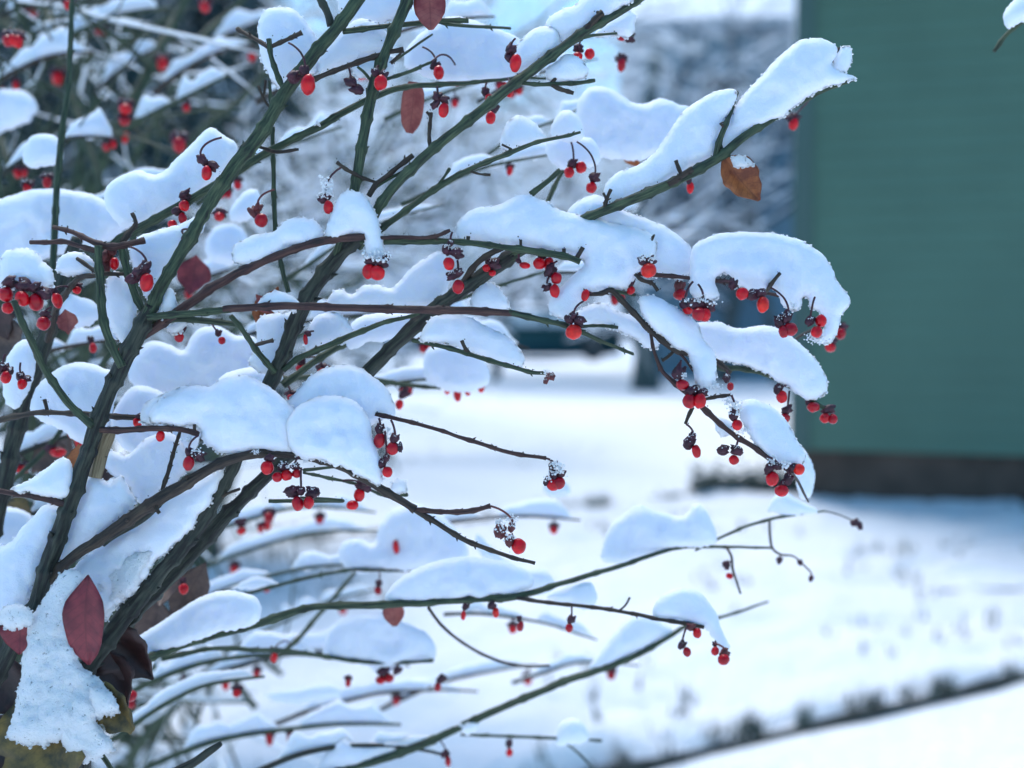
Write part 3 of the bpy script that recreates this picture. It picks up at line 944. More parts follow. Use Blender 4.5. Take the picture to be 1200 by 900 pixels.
# twigs on the diagonal cane
stem('branch', 'brown', [(680, 41, .3, 3.4), (690, 31, .3, 3.6), (698, 22, .2, 3.2), (706, 15, .2, 3.4)], 8, .15, 12)
stem('twig', 'brown', [(702, 20, .2, 2.2), (700, 13, .2, 1.6)], 6, .1, 0)
stem('branch', 'green', [(610, 97, -.2, 2.4), (630, 99, 0, 2.4), (660, 98, .2, 2.4), (680, 97, .4, 2.4), (697, 94, .6, 2)], 8, .12, 20)
stem('twig', 'brown', [(645, 98, .1, 2), (652, 91, .1, 2.4), (655, 87, .1, 1.8)], 8, .12, 0)
stem('twig', 'brown', [(645, 99, .1, 2), (656, 104, 0, 2.2), (672, 109, 0, 2.4)], 8, .14, 10)
stem('branch', 'green', [(683, 44, .3, 2.4), (700, 41, 1.5, 1.8), (725, 39, 3, 1.4), (742, 42, 4, 1.2)], 8, .1, 0)
# twigs on the long upper cane
stem('branch', 'green', [(838, 186, .2, 3.4), (843, 165, .1, 3), (850, 148, .1, 2.8), (856, 131, .8, 2.4), (864, 108, 1.6, 1.6)], 8, .14, 20)
stem('twig', 'brown', [(848, 149, 0, 1.8), (844, 144, 0, 2)], 6, .1, 0)
stem('branch', 'brown', [(783, 216, -.2, 3), (797, 207, -.3, 3.2), (812, 198, -.4, 3.2)], 8, .16, 8)
stem('twig', 'brown', [(799, 206, -.3, 2.2), (795, 196, -.3, 2), (792, 188, -.3, 2.4)], 8, .15, 6)
stem('twig', 'brown', [(708, 247, 0, 2.4), (711, 234, 0, 2.2), (716, 222, 0, 2.4)], 8, .14, 8)
stem('twig', 'brown', [(711, 233, 0, 1.6), (707, 226, 0, 1.8)], 6, .1, 0)
stem('twig', 'brown', [(976, 78, 1.4, 1.6), (980, 68, 1.3, 1.6), (983, 56, 1.3, 1.6)], 6, .12, 6)
# left whorl
stem('branch', 'green', [(143, 430, -.4, 5), (131, 405, -.5, 5), (121, 375, -.6, 4.8), (118, 340, -.6, 4.6), (116, 310, -.6, 4.4), (115, 288, -.6, 4.2)], 12, .13, 34)
stem('branch', 'green', [(170, 370, .2, 4.4), (158, 345, .2, 4.4), (150, 320, .1, 4.4), (142, 288, 0, 4)], 12, .13, 30)
stem('branch', 'red', [(35, 284, 0, 2.2), (55, 284, 0, 2.4), (75, 283, 0, 2.6), (95, 289, -.2, 2.6), (114, 294, -.4, 3)], 8, .15, 24)
stem('branch', 'red', [(62, 266, 0, 2.2), (85, 272, 0, 2.6), (110, 284, -.2, 3), (130, 289, -.2, 3.6), (150, 286, -.1, 3.4), (170, 281, 0, 2.6)], 8, .17, 18)
stem('twig', 'brown', [(143, 284, 0, 3), (152, 272, .2, 2.6), (159, 262, .4, 2.2), (155, 250, .5, 2)], 8, .15, 12)
stem('twig', 'brown', [(90, 303, 0, 2), (103, 312, -.1, 2.4), (115, 319, -.2, 2.6), (130, 321, 0, 2.4), (148, 321, .1, 2.2)], 8, .18, 9)
stem('branch', 'brown', [(118, 323, -.2, 2.6), (95, 325, .5, 3), (80, 340, 1.5, 3.2), (66, 362, 2.5, 3.4), (56, 400, 3.4, 4)], 8, .16, 14)
stem('twig', 'brown', [(96, 325, .5, 2.2), (84, 318, .8, 2), (74, 316, 1, 2)], 6, .15, 6)
stem('branch', 'green', [(16, 352, -3, 3.6), (27, 380, -2.8, 3.8), (40, 407, -2.2, 4.2), (55, 437, -1.4, 4.2), (80, 472, -.8, 4.4), (108, 499, -.2, 5)], 12, .12, 40)
stem('branch', 'old', [(-12, 640, 6, 11), (5, 570, 6, 11), (18, 510, 6, 11), (30, 465, 6, 10.5), (46, 420, 6, 10), (62, 375, 6, 9), (74, 325, 6, 8), (90, 280, 6.5, 6)], 12, .17, ground=G3)
stem('branch', 'green', [(60, 370, 6, 4.5), (62, 320, 6.5, 4), (66, 230, 7, 3.8), (72, 160, 7.5, 3.6), (80, 100, 8, 3.2), (85, -10, 9, 2.8)], 8, .12, 50)
stem('branch', 'brown', [(-8, 494, 3, 3.2), (18, 488, 2.6, 3), (45, 484, 2.2, 3), (75, 484, 2, 3), (112, 486, 1.6, 3.2), (150, 489, 1.4, 3), (176, 489, 1.2, 2.4)], 10, .16, 26)
stem('twig', 'brown', [(56, 484, 2.2, 2.2), (54, 476, 2.2, 2.2), (52, 468, 2.2, 2.4)], 8, .12, 0)
stem('branch', 'red', [(118, 504, -.1, 4), (148, 504, -.2, 3.6), (178, 502, -.3, 3.6), (210, 503, -.3, 3.4), (233, 509, -.3, 3)], 10, .14, 26)
stem('twig', 'brown', [(228, 506, -.3, 1.8), (228, 497, -.3, 2)], 6, .1, 0)
stem('branch', 'red', [(84, 592, -.1, 4.2), (55, 585, -.1, 3.6), (28, 580, 0, 3.4), (-8, 574, 0, 3.2)], 10, .14, 30)
stem('branch', 'broken', [(112, 560, .6, 7), (118, 535, .7, 7), (126, 512, .8, 7.5), (131, 503, .8, 5)], 12, .2, 0, False)
stem('branch', 'brown', [(56, 682, .2, 5), (75, 662, 0, 6), (97, 645, -.3, 6), (137, 619, -.4, 6.6), (175, 592, -.4, 7), (212, 570, -.4, 6.4), (250, 547, -.4, 5.6), (275, 537, -.4, 5), (310, 531, -.4, 4.6), (355, 534, -.4, 4.5), (395, 545, -.4, 4.4), (430, 563, -.4, 4.3), (465, 584, -.4, 4.2), (487, 597, -.4, 4)], 12, .15, 40)
stem('branch', 'brown', [(485, 596, -.4, 3.2), (515, 615, -.4, 2.8), (550, 635, -.3, 2.6), (600, 653, -.2, 2.2), (627, 660, -.2, 1.6)], 10, .14, 26)
stem('branch', 'red', [(485, 597, -.4, 3.2), (520, 600, -.5, 2.8), (550, 599, -.5, 3), (575, 593, -.5, 2.6)], 10, .16, 18)
stem('branch', 'old', [(120, 635, .6, 6), (138, 622, .4, 6.5), (160, 610, .3, 6.5), (185, 590, .1, 6)], 10, .17, 0, False)
stem('branch', 'brown', [(190, 575, .4, 2.2), (198, 550, .6, 2.2), (205, 525, .8, 2.2), (211, 505, 1, 1.8)], 8, .14, 14)
stem('twig', 'brown', [(255, 585, 1.4, 2.2), (268, 578, 1.2, 1.8), (281, 573, 1.1, 2)], 6, .14, 8)
stem('twig', 'brown', [(182, 590, -.5, 2.8), (184, 598, -.6, 2.2), (187, 602, -.6, 2)], 6, .14, 0)
# horizontal and rising red twigs
stem('branch', 'green', [(174, 372, -.3, 4.6), (200, 369, -.5, 4.2), (235, 366, -.6, 4.2), (270, 363, -.7, 4.2)], 12, .13, 40)
stem('branch', 'red', [(262, 363, -.7, 4.2), (310, 359, -.8, 4.2), (360, 359, -.9, 4.2), (420, 361, -.9, 4.2), (480, 363, -.8, 4.2), (540, 364, -.7, 4.2), (600, 367, -.6, 3.6)], 12, .13, 60)
stem('branch', 'green', [(596, 366, -.6, 3.6), (630, 374, -.5, 3.2), (662, 381, -.4, 3), (690, 393, .2, 2.4), (715, 404, .8, 2), (742, 415, 1.6, 1.8)], 10, .13, 24)
stem('branch', 'green', [(668, 384, -.3, 2.4), (690, 382, .6, 2), (710, 382, 1, 2.2), (724, 384, 1.2, 2)], 8, .14, 12)
stem('branch', 'red', [(155, 403, .3, 4.5), (185, 382, .2, 4.8), (215, 361, 0, 5), (255, 333, -.3, 4.8), (300, 310, -.5, 4.6), (345, 292, -.6, 4.4), (385, 281, -.6, 4.4), (428, 277, -.7, 4.2)], 12, .13, 50)
stem('branch', 'green', [(422, 283, -.3, 3.8), (447, 283, -.3, 3.8), (490, 283, -.3, 3.8), (535, 283, -.3, 3.6), (570, 287, -.3, 3.6), (600, 291, -.3, 3.8), (640, 297, -.3, 4), (665, 301, -.3, 4), (680, 307, -.3, 3.6)], 12, .15, 30)
stem('twig', 'red', [(440, 279, -.6, 2.6), (470, 278, -.6, 2.2), (505, 278, -.6, 2.2), (528, 270, -.6, 2)], 8, .12, 20)
stem('twig', 'brown', [(676, 302, -.3, 2.8), (680, 295, -.3, 2.6), (683, 290, -.3, 2.8)], 8, .14, 0)
stem('twig', 'brown', [(661, 299, -.3, 2), (661, 291, -.3, 2.4)], 8, .14, 0)
stem('twig', 'brown', [(610, 291, -.3, 1.8), (610, 281, -.3, 2)], 8, .14, 0)
stem('twig', 'brown', [(548, 284, -.3, 2.2), (549, 277, -.3, 2.6)], 8, .14, 0)
stem('branch', 'brown', [(588, 291, .2, 3.4), (575, 297, .6, 3.4), (560, 308, 1, 3.4), (546, 326, 1.6, 3.4), (540, 340, 2, 3.2)], 10, .14, 24)
stem('branch', 'green', [(332, 434, 1.4, 3.4), (350, 420, 1.4, 3.6), (375, 409, 1.4, 3.6), (412, 393, 1.4, 3.4), (450, 378, 1.4, 3), (480, 371, 1.4, 2.2), (492, 368, 1.4, 1.6)], 10, .13, 28)
stem('branch', 'green', [(270, 370, -.4, 2.6), (285, 388, 0, 2.8), (302, 413, .6, 3), (322, 436, 1.2, 3.2)], 10, .13, 18)
stem('twig', 'brown', [(297, 405, .5, 2), (308, 402, .3, 1.8), (320, 399, .2, 2)], 8, .14, 10)
stem('branch', 'green', [(178, 378, .4, 3.4), (210, 374, .8, 3.4), (250, 377, 1, 3.2), (280, 380, 1.2, 3)], 8, .13, 30)
stem('branch', 'green', [(484, 399, 2, 2.6), (510, 404, 1.2, 2.6), (537, 411, .6, 2.6), (562, 419, .2, 2.6), (600, 430, 0, 2.4), (622, 436, 0, 2.2), (640, 437, 0, 2)], 8, .15, 26)
stem('twig', 'brown', [(551, 416, .4, 2), (545, 407, .3, 2), (541, 399, .3, 2.2)], 8, .14, 6)
stem('branch', 'red', [(430, 482, .6, 2.6), (462, 490, 0, 2.6), (505, 501, 0, 2.4), (560, 519, 0, 2.4), (600, 531, 0, 2.4), (640, 537, 0, 2)], 8, .15, 30)
stem('twig', 'green', [(352, 583, .6, 1.4), (380, 585, 2, 2.2), (400, 587, 3, 2.2), (315, 587, 3, 2.4)], 8, .12, 0)
stem('branch', 'green', [(356, 551, .6, 2.2), (375, 549, 1.4, 1.8), (397, 547, 2, 1.2)], 8, .12, 0)
stem('branch', 'green', [(356, 554, 1, 1.6), (385, 560, 3, 1.8), (420, 568, 4, 1.8), (450, 580, 5, 2), (477, 580, 4, 2.4)], 8, .12, 20)
# right hand sprays
stem('branch', 'brown', [(690, 345, 0, 2.2), (705, 344, 0, 2.6), (716, 340, 0, 2.8), (727, 350, 0, 3), (740, 364, 0, 3), (762, 387, 0, 3), (787, 407, 0, 3.4), (802, 413, 0, 3.6), (813, 416, 0, 3)], 10, .17, 20)
stem('branch', 'green', [(716, 340, 0, 2.2), (730, 343, .4, 2.4), (744, 346, .8, 2.2)], 8, .14, 0)
stem('branch', 'red', [(762, 388, .1, 1.8), (766, 410, 0, 1.8), (776, 434, 0, 2.2), (792, 450, 0, 2.6), (812, 466, 0, 2.8), (835, 489, 0, 2.8), (858, 508, 0, 2.8), (880, 522, 0, 2.8), (900, 536, 0, 2.8), (925, 551, .2, 2)], 8, .15, 24)
stem('twig', 'red', [(789, 408, 0, 1.8), (802, 420, 0, 1.6), (812, 435, 0, 1.4)], 6, .1, 0)
stem('twig', 'brown', [(776, 423, .2, 2), (785, 416, .2, 2), (790, 411, .2, 2)], 6, .14, 0)
stem('branch', 'brown', [(825, 468, 0, 2), (840, 465, -.2, 2), (856, 463, -.3, 2)], 8, .15, 12)
stem('twig', 'brown', [(812, 477, 0, 2), (807, 487, 0, 1.8), (803, 497, 0, 1.6)], 6, .12, 8)
stem('branch', 'red', [(740, 320, .2, 2.8), (765, 322, .2, 2.8), (790, 324, .2, 2.6), (812, 326, .3, 2.4), (837, 329, .4, 2.4), (858, 331, .4, 2.6), (880, 338, .8, 2), (905, 345, 1.2, 2), (930, 348, 1.4, 1.8), (952, 347, 1.2, 1.8)], 8, .15, 22)
stem('branch', 'brown', [(716, 338, .2, 2.4), (742, 318, .2, 3), (748, 306, 0, 2.8), (753, 296, 0, 2.6)], 8, .17, 8)
stem('branch', 'brown', [(743, 320, .1, 2.4), (752, 328, 0, 2.2), (764, 332, 0, 2.2), (771, 341, 0, 2.4)], 8, .17, 7)
stem('twig', 'brown', [(764, 282, -1.6, 1.2), (765, 278, -1.6, 2.2), (767, 275, -1.6, 1)], 6, .14, 0)
stem('twig', 'brown', [(898, 342, .6, 2), (904, 333, -.4, 2.4), (910, 325, -.6, 2.2), (914, 320, -.6, 2.4)], 8, .18, 5)
stem('branch', 'green', [(795, 402, 4, 3), (840, 430, 4, 3), (868, 432, 4, 2.8), (900, 440, 4, 2.4), (940, 462, 4, 2), (972, 482, 4, 1.8)], 8, .13, 24)
stem('branch', 'brown', [(838, 422, 2.5, 2.4), (848, 430, 2.6, 3), (856, 436, 2.8, 2.6)], 8, .16, 6)
# lower sprays, a little further off
stem('branch', 'green', [(120, 800, 4, 6), (150, 782, 5, 5.2), (180, 769, 6, 5), (215, 756, 6.5, 4.8), (250, 745, 7, 4.6), (300, 732, 7, 4.6), (360, 713, 7, 4.4), (430, 709, 7, 4.2), (500, 706, 7, 4), (560, 702, 7, 3.8), (605, 699, 7, 3.8), (650, 686, 7.4, 3), (690, 674, 7.8, 2.8), (725, 664, 8.2, 2.6), (765, 650, 8.6, 2.4), (800, 641, 9, 2.2), (850, 641, 9.5, 1.8), (905, 642, 10, 1.4)], 10, .13, 46)
stem('branch', 'brown', [(600, 700, 7, 2.6), (650, 707, 6.6, 2.2), (690, 711, 6.4, 2.2), (730, 717, 6.2, 2.2), (775, 726, 6, 2.2), (800, 730, 6, 2.6), (825, 735, 6, 2.2)], 8, .15, 26)
stem('twig', 'brown', [(724, 717, 6.2, 1.6), (733, 709, 6.2, 1.4), (738, 700, 6.2, 1.6)], 6, .12, 0)
stem('branch', 'green', [(200, 1000, 10, 7), (300, 950, 11, 6), (400, 903, 12, 5.4), (450, 889, 12, 5), (505, 868, 12, 4.6), (560, 842, 12, 4.2), (600, 824, 12, 4), (640, 808, 12, 4), (665, 797, 12, 4), (705, 784, 12, 3.6), (745, 768, 12, 3.2), (775, 752, 12, 2.8), (808, 732, 12, 2.2), (850, 722, 13, 1.8), (900, 705, 14, 1.2)], 10, .13, 50, ground=(-0.28, 0.70, 0))
stem('branch', 'brown', [(502, 712, 7.5, 1.8), (515, 730, 8.5, 1.8), (535, 748, 9.5, 1.8), (562, 765, 10.5, 1.8), (590, 776, 11, 1.8), (620, 781, 11.5, 1.6), (644, 780, 12, 1.6)], 8, .12, 0)
stem('branch', 'green', [(225, 750, 9, 2.8), (262, 705, 11, 2.6), (300, 693, 12, 2.4), (340, 682, 12, 2.2), (375, 674, 12.5, 2.2), (410, 668, 13, 2.2), (440, 668, 13, 2.2), (480, 668, 13.5, 2), (500, 667, 14, 2)], 8, .12, 30)
stem('branch', 'green', [(190, 772, 8, 3), (250, 760, 9, 2.6), (300, 762, 10, 2.6), (330, 762, 11, 2.4), (385, 770, 12, 2.4), (430, 776, 12, 2.2), (480, 776, 12, 2), (508, 774, 12, 2)], 8, .12, 30)
stem('branch', 'green', [(330, 765, 13, 2.6), (350, 748, 14, 2.6), (372, 722, 15, 2.6), (400, 690, 16, 2.4), (425, 660, 17, 2)], 8, .12, 30)
stem('branch', 'green', [(815, 645, 9, 1.4), (862, 622, 10, 1.8), (900, 609, 10, 1.8), (935, 603, 10, 1.5), (966, 599, 10.5, 1.2)], 8, .12, 30)
stem('branch', 'brown', [(851, 641, 9.5, 1.6), (857, 652, 9, 1.6), (859, 668, 9, 1.6), (868, 696, 9, 1.2)], 6, .12, 0)
stem('branch', 'brown', [(902, 610, 10, 1.4), (904, 640, 10, 1.4), (915, 650, 10, 1.2), (930, 652, 10, 1), (948, 668, 10, 1)], 6, .12, 0)
stem('branch', 'green', [(540, 861, 12.5, 1.6), (600, 863, 13, 1.8), (650, 865, 13.5, 1.8), (705, 868, 14, 1.4)], 8, .12, 30)
stem('branch', 'green', [(655, 865, 13.5, 1.4), (675, 880, 14, 1.4), (700, 905, 14.5, 1.2)], 8, .12, 0)
stem('branch', 'old', [(150, 945, .5, 8), (190, 915, 0, 6.4), (225, 895, -.4, 5.4), (246, 880, -.6, 4.6), (259, 871, -.6, 3)], 10, .12, 0, False)
stem('branch', 'green', [(100, 860, 4, 2.6), (128, 898, 3, 2.6), (140, 930, 3, 2.6)], 8, .12, 0)
stem('branch', 'green', [(1165, 60, 6, 2.2), (1180, 40, 6, 2.6), (1200, 24, 6, 3), (1240, 5, 6, 3.4), (1330, -30, 6, 4), (1500, -120, 6, 5)], 8, .12, 30)
stem('branch', 'green', [(-10, 585, 9, 3), (60, 520, 9, 3), (110, 440, 9, 3.4), (150, 395, 9, 3), (200, 360, 10, 2.4)], 8, .12, 30)
stem('branch', 'green', [(332, 452, 4.5, 4), (360, 430, 5, 4), (400, 404, 5.5, 4.4), (440, 388, 6, 4), (480, 375, 6, 3.4), (540, 350, 7, 2.6), (600, 330, 8, 2), (640, 318, 8.5, 1.6)], 8, .13, 30)
stem('branch', 'green', [(160, 500, 6, 5), (200, 470, 6, 4.6), (260, 452, 6.5, 4), (320, 446, 7, 3.4), (400, 440, 8, 2.8), (470, 450, 9, 2.4), (520, 455, 10, 2), (570, 452, 10, 1.6)], 8, .13, 40)
#stem('branch', 'brown', [(560, 470, 8, 1.6), (600, 420, 8, 2), (650, 395, 8, 2.2), (640, 370, 8.5, 2), (620, 345, 8.5, 1.6)], 8, .1, 0)
stem('branch', 'green', [(1, 300, 9, 5), (-2, 225, 9, 5), (-5, 170, 9.5, 5)], 8, .13, 30)
stem('branch', 'green', [(640, 240, 6, 2.4), (660, 200, 6.5, 2.4), (690, 176, 7, 2.4), (730, 178, 8, 2.4), (766, 184, 8, 2.2), (800, 190, 8, 1.8)], 8, .13, 24)
stem('branch', 'green', [(622, 228, 2, 4), (640, 214, 2, 3.6), (656, 200, 2.2, 3.4)], 8, .12, 0)
stem('branch', 'brown', [(900, 440, 4, 2), (930, 400, 6, 1.8), (955, 385, 7, 1.6), (975, 380, 8, 1.5), (990, 378, 8.6, 1.2)], 6, .1, 0)
stem('branch', 'brown', [(925, 551, .2, 2), (934, 562, 3, 1.8), (942, 578, 5, 1.6), (947, 588, 6, 1.2)], 6, .1, 0)
stem('twig', 'brown', [(966, 599, 10.5, 1), (985, 604, 10.2, .8), (1002, 611, 10, .8)], 6, .1, 0)

# ------------------------------------------------------------------ fruits: purple husks, stalks and berries
S_ARR = np.array([(x, y, z, r) for (x, y, z, r) in SAMPLES])
crs = random.Random(12)


def nearest_z(x, y):
    d = np.hypot(S_ARR[:, 0] - x, S_ARR[:, 1] - y)
    return float(S_ARR[int(np.argmin(d)), 2])


def nearest_anchor(x, y, z):
    d = np.hypot(S_ARR[:, 0] - x, S_ARR[:, 1] - y) + 6 * np.abs(S_ARR[:, 2] - z) + np.where(S_ARR[:, 1] > y - 4, 40, 0)
    i = int(np.argmin(d))
    return S_ARR[i]


def frost_blob(mb, c, r, n, rs):
    for _ in range(n):
        a = Vector((rs.gauss(0, .6), rs.gauss(0, .5), rs.gauss(0, .45))) * r
        k = r * rs.uniform(.10, .30)
        mb.blob(c + a, k, k * rs.uniform(.6, 1), k * rs.uniform(.6, 1), 6, 4, Matrix.Rotation(rs.uniform(0, 3), 3, 'Y'), nz=.5, seed=rs.uniform(0, 9))


def fruit(berries, husks=None, z=None, frost=0, stalk=None, brown=False, orange=False, parent=None, nostalk=False):
    """berries: (x, y, rx, ry[, dz]); husks: (x, y, length_px, angle_deg)"""
    if z is None:
        q = berries[0] if berries else husks[0]
        z = nearest_z(q[0], q[1] - 12) - 0.25
    d = D(z); s = d / FPX
    hb = MB()
    rs = random.Random(int(1000 * z) + int((berries or husks)[0][0] * 13))
    top = None
    if husks is None:
        husks = []
        for (x, y, rx, ry, *_) in berries:
            husks += [(x - rx * .55, y - ry * 1.05, rx * 1.0, 200 + rs.uniform(-20, 20)), (x + rx * .55, y - ry * 1.0, rx * 1.0, -20 + rs.uniform(-20, 20)), (x, y - ry * 1.25, rx * .9, 90)]
    for (x, y, l, ang) in husks:
        l *= 1.12
        c = P(x, y, d)
        rot = Matrix.Rotation(-PITCH, 3, 'X') @ Matrix.Rotation(R(90 - ang), 3, 'Y')
        # two valves, a touch apart, curled
        for q in (-1, 1):
            rr = rot @ Matrix.Rotation(q * .45 + rs.uniform(-.2, .2), 3, 'Z') @ Matrix.Rotation(q * .3, 3, 'Y')
            hb.blob(c + rr @ Vector((q * l * s * .22, q * l * s * .15, 0)), l * s * .55, l * s * .42, l * s * .82, 12, 8, rr, nz=.5, seed=rs.uniform(0, 9), tip=.12)
        if top is None or y < top[1]: top = (x, y)
    if stalk is None:
        a = nearest_anchor(top[0], top[1], z)
        stalk = (a[0], a[1], a[2])
    elif len(stalk) == 2:
        stalk = (stalk[0], stalk[1], z)
    if not nostalk and math.hypot(stalk[0] - top[0], stalk[1] - top[1]) < 70:
        A = P(stalk[0], stalk[1], D(stalk[2])); B = P(top[0], top[1] , d)
        L = (A - B).length
        mid = A.lerp(B, .5) + Vector(((B.x - A.x) * .28, -L * .08, L * .10))
        pts = [A, A.lerp(mid, .5) + Vector((0, 0, L * .04)), mid, mid.lerp(B, .55) + Vector(((B.x - A.x) * .12, 0, L * .02)), B]
        cc = catmull([tuple(p) + (0, 0, 0) for p in pts], max(L / 10, .0004))
        hb.tube([Vector(p[:3]) for p in cc], 0.0005, 6)
    cap = hb.build('seed_capsule', M['husk_brown'] if brown else M['husk'], parent or shrub)
    for (x, y, rx, ry, *dz) in berries:
        bb = MB()
        c = P(x, y, d + (dz[0] * .01 if dz else rs.uniform(-.002, .001)))
        rot = Matrix.Rotation(-PITCH, 3, 'X') @ Matrix.Rotation(rs.uniform(-.25, .25), 3, 'Y')
        vr = rs.uniform(.9, 1.1)
        bb.blob(c, rx * s * vr, rx * s, ry * s / vr, 20, 14, rot, nz=.09, seed=rs.uniform(0, 9))
        bo = bb.build('berry', M['berry_orange'] if orange else (M['berry_dark'] if rs.random() < .35 else M['berry']))
        bo.parent = cap
    if frost:
        fb = MB()
        for (x, y, l, ang) in husks:
            frost_blob(fb, P(x, y - l * .45, d - .001), l * s * .75 * min(1.3, frost), int(26 * frost), rs)
        fo = fb.build('frost', M['frost']); fo.parent = cap
    return cap


F = fruit
F([(361, 99, 8.5, 12.5)], [(345, 90, 9, 30), (357, 82, 7, 100)], z=-.9, stalk=(338, 50))
F([(446, 97, 7.2, 10)], [(440, 84, 6, 110), (450, 87, 6, 60)], z=-.3, frost=.5)
F([], [(411, 95, 8, 130), (418, 104, 8, 150)], z=-.3, stalk=(409, 80))
F([(514, 85, 6.5, 8)], [(510, 76, 7, 60)], z=4, stalk=(495, 55))
F([(520, 129, 6, 9)], [(513, 113, 7, 80), (521, 117, 6, -10), (509, 122, 6, 210)], z=-.7, stalk=(512, 101))
F([(604, 74, 7.5, 10)], [(599, 58, 8, 60), (597, 67, 6, 100)], z=-.7, stalk=(604, 45))
F([(575, 138, 6.5, 7)], [(578, 126, 8, 50)], z=3, stalk=(590, 100))
F([(573, 116, 5, 6)], [(569, 107, 6, 80)], z=4.5)
F([(535, 96, 4, 5)], None, z=6)
F([(597, 108, 5, 6)], None, z=4)
F([(677, 66, 6, 5), (691, 63, 6, 6.5)], [(678, 57, 7, 0)], z=5)
F([(729, 43, 6, 5)], [(738, 44, 7, 0)], z=6.5)
F([(728, 76, 5.5, 8)], None, z=11, stalk=(728, 58), nostalk=True)
F([(667, 202, 6, 6.5), (681, 196, 6.5, 7)], [(672, 192, 7, 20)], z=5, stalk=(668, 163))
F([(693, 220, 6, 7)], [(697, 208, 7, 0)], z=3.5, stalk=(676, 166))
F([(809, 220, 4.5, 7)], [(808, 211, 5, 90)], z=3, nostalk=True)
F([(242, 203, 6.5, 8)], [(236, 186, 6.5, 110), (249, 195, 7, -40), (240, 190, 5, 80)], z=-.6, stalk=(260, 161))
F([(385, 243, 6.5, 7.5)], [(378, 233, 6, 150), (383, 230, 6, 60)], z=-.3, frost=1.1, stalk=(400, 196))
F([(306, 258, 7, 9)], [(298, 248, 8, 120), (303, 243, 6, 60)], z=1.6, brown=True, stalk=(322, 222))
F([(432, 318, 8, 8.5), (442, 320, 8.5, 9.5)], [(434, 305, 8, 150), (448, 308, 8, 0), (452, 302, 5, 60)], z=-.9, frost=1.2, nostalk=True)
F([(526, 309, 6.5, 8)], [(524, 292, 7, 95), (536, 297, 8, 0), (528, 285, 5, 60)], z=-.9, frost=.6, stalk=(530, 272))
F([(537, 336, 7, 8.5)], [(529, 323, 7, 190), (537, 320, 7, 30)], z=-.8, frost=.6, stalk=(536, 305), orange=False)
F([(570, 314, 4.5, 5), (577, 320, 4, 4)], [(580, 310, 8, 10), (574, 307, 6, 60)], z=1, frost=.5)
F([(615, 311, 6, 4.5)], [(608, 305, 4, 120)], z=.2, stalk=(608, 298))
F([(632, 309, 7, 7.5), (643, 309, 6.5, 7)], [(636, 300, 6, 20)], z=.3)
F([(652, 326, 6.5, 7.5)], [(646, 317, 9, 50)], z=0, stalk=(653, 306))
F([(650, 341, 6.5, 7.5)], [(641, 336, 6, 200)], z=.1, frost=.5, stalk=(645, 322))
F([(686, 346, 5, 7)], [(686, 341, 3, 90)], z=-.2, orange=False, stalk=(694, 344))
F([(672, 389, 9, 9.5)], [(668, 373, 7, 110), (679, 377, 8, -30), (673, 370, 6, 60)], z=-.8, frost=.4, orange=True, stalk=(684, 353))
F([(760, 317, 9, 9)], [(754, 305, 7, 120), (763, 306, 7, 30)], z=-1.0, frost=1.1, orange=True, stalk=(752, 302))
F([(739, 340, 5.5, 5)], [(739, 330, 7, 80)], z=.4)
F([(797, 345, 8, 7)], [(797, 335, 8, 60)], z=1.4, stalk=(795, 325), brown=True)
F([(806, 362, 6, 7)], [(803, 356, 7, 130)], z=-.2, frost=.6, stalk=(812, 330))
F([(819, 368, 8, 8.5), (826, 369, 7, 8)], [(814, 356, 8, 150), (824, 355, 8, 60), (832, 359, 8, -10)], z=-1.1, frost=.9, stalk=(818, 333))
F([(870, 344, 7, 8)], [(860, 333, 7, 70)], z=-1.0, stalk=(843, 330))
F([(894, 357, 7.5, 9)], [(882, 346, 8, 10), (893, 344, 7, 20)], z=-1.1, orange=True, frost=.4, stalk=(887, 340))
F([(918, 389, 5.5, 7), (926, 386, 8, 8.5)], [(914, 376, 8, 110), (923, 372, 8, 60)], z=-1.0, frost=.6, stalk=(903, 337))
F([(962, 376, 6.8, 7.5), (957, 389, 6.5, 7)], [(950, 376, 7, 60)], z=-1.1, frost=.5, stalk=(955, 348))
F([(973, 407, 6, 6)], None, z=8, stalk=(975, 380, 8))
F([(985, 391, 6, 7)], None, z=8.4, stalk=(988, 378, 8.6))
F([(800, 451, 8, 6.5)], [(797, 436, 10, 60)], z=-.5, stalk=(798, 422))
F([(808, 470, 8, 9), (820, 470, 8.2, 8.5)], [(812, 459, 9, 20), (824, 461, 7, -10)], z=-.7, frost=.5, stalk=(810, 464))
F([(856, 453, 4, 5)], [(852, 443, 6, 80)], z=2.4, frost=.6, stalk=(852, 434))
F([(864, 498, 6, 6.5)], [(861, 486, 8, 75)], z=-.6, frost=1.0, stalk=(857, 463))
F([(816, 529, 5.5, 7.5)], [(808, 519, 8, 50), (812, 512, 6, 60)], z=-.3, frost=.6, stalk=(804, 497))
F([(860, 539, 5.5, 6.2)], [(848, 528, 7.5, 0), (863, 527, 8, 170)], z=-.3, frost=.5, stalk=(866, 514))
F([(648, 568, 7.5, 8), (655, 566, 7, 8)], [(642, 564, 6, 60), (650, 556, 7, 100), (658, 555, 6, 60), (649, 546, 7, 80)], z=-.3, frost=1.0, stalk=(640, 537))
F([(608, 640, 8, 10.5)], [(587, 623, 9, 80), (598, 633, 8, 100), (600, 618, 6, 80)], z=-.8, frost=.9, brown=True, stalk=(575, 593))
F([(916, 465, 6, 8)], [(913, 456, 7, 60)], z=3.8, frost=.4, stalk=(922, 452))
F([(920, 490, 5.5, 6)], [(923, 481, 7, 30)], z=3.8, stalk=(925, 458))
F([(953, 477, 7, 6.5)], [(949, 471, 6, 90)], z=4, stalk=(945, 464))
F([(967, 490, 6, 6), (976, 491, 6, 5.5)], [(972, 481, 8, 10)], z=4, stalk=(962, 476))
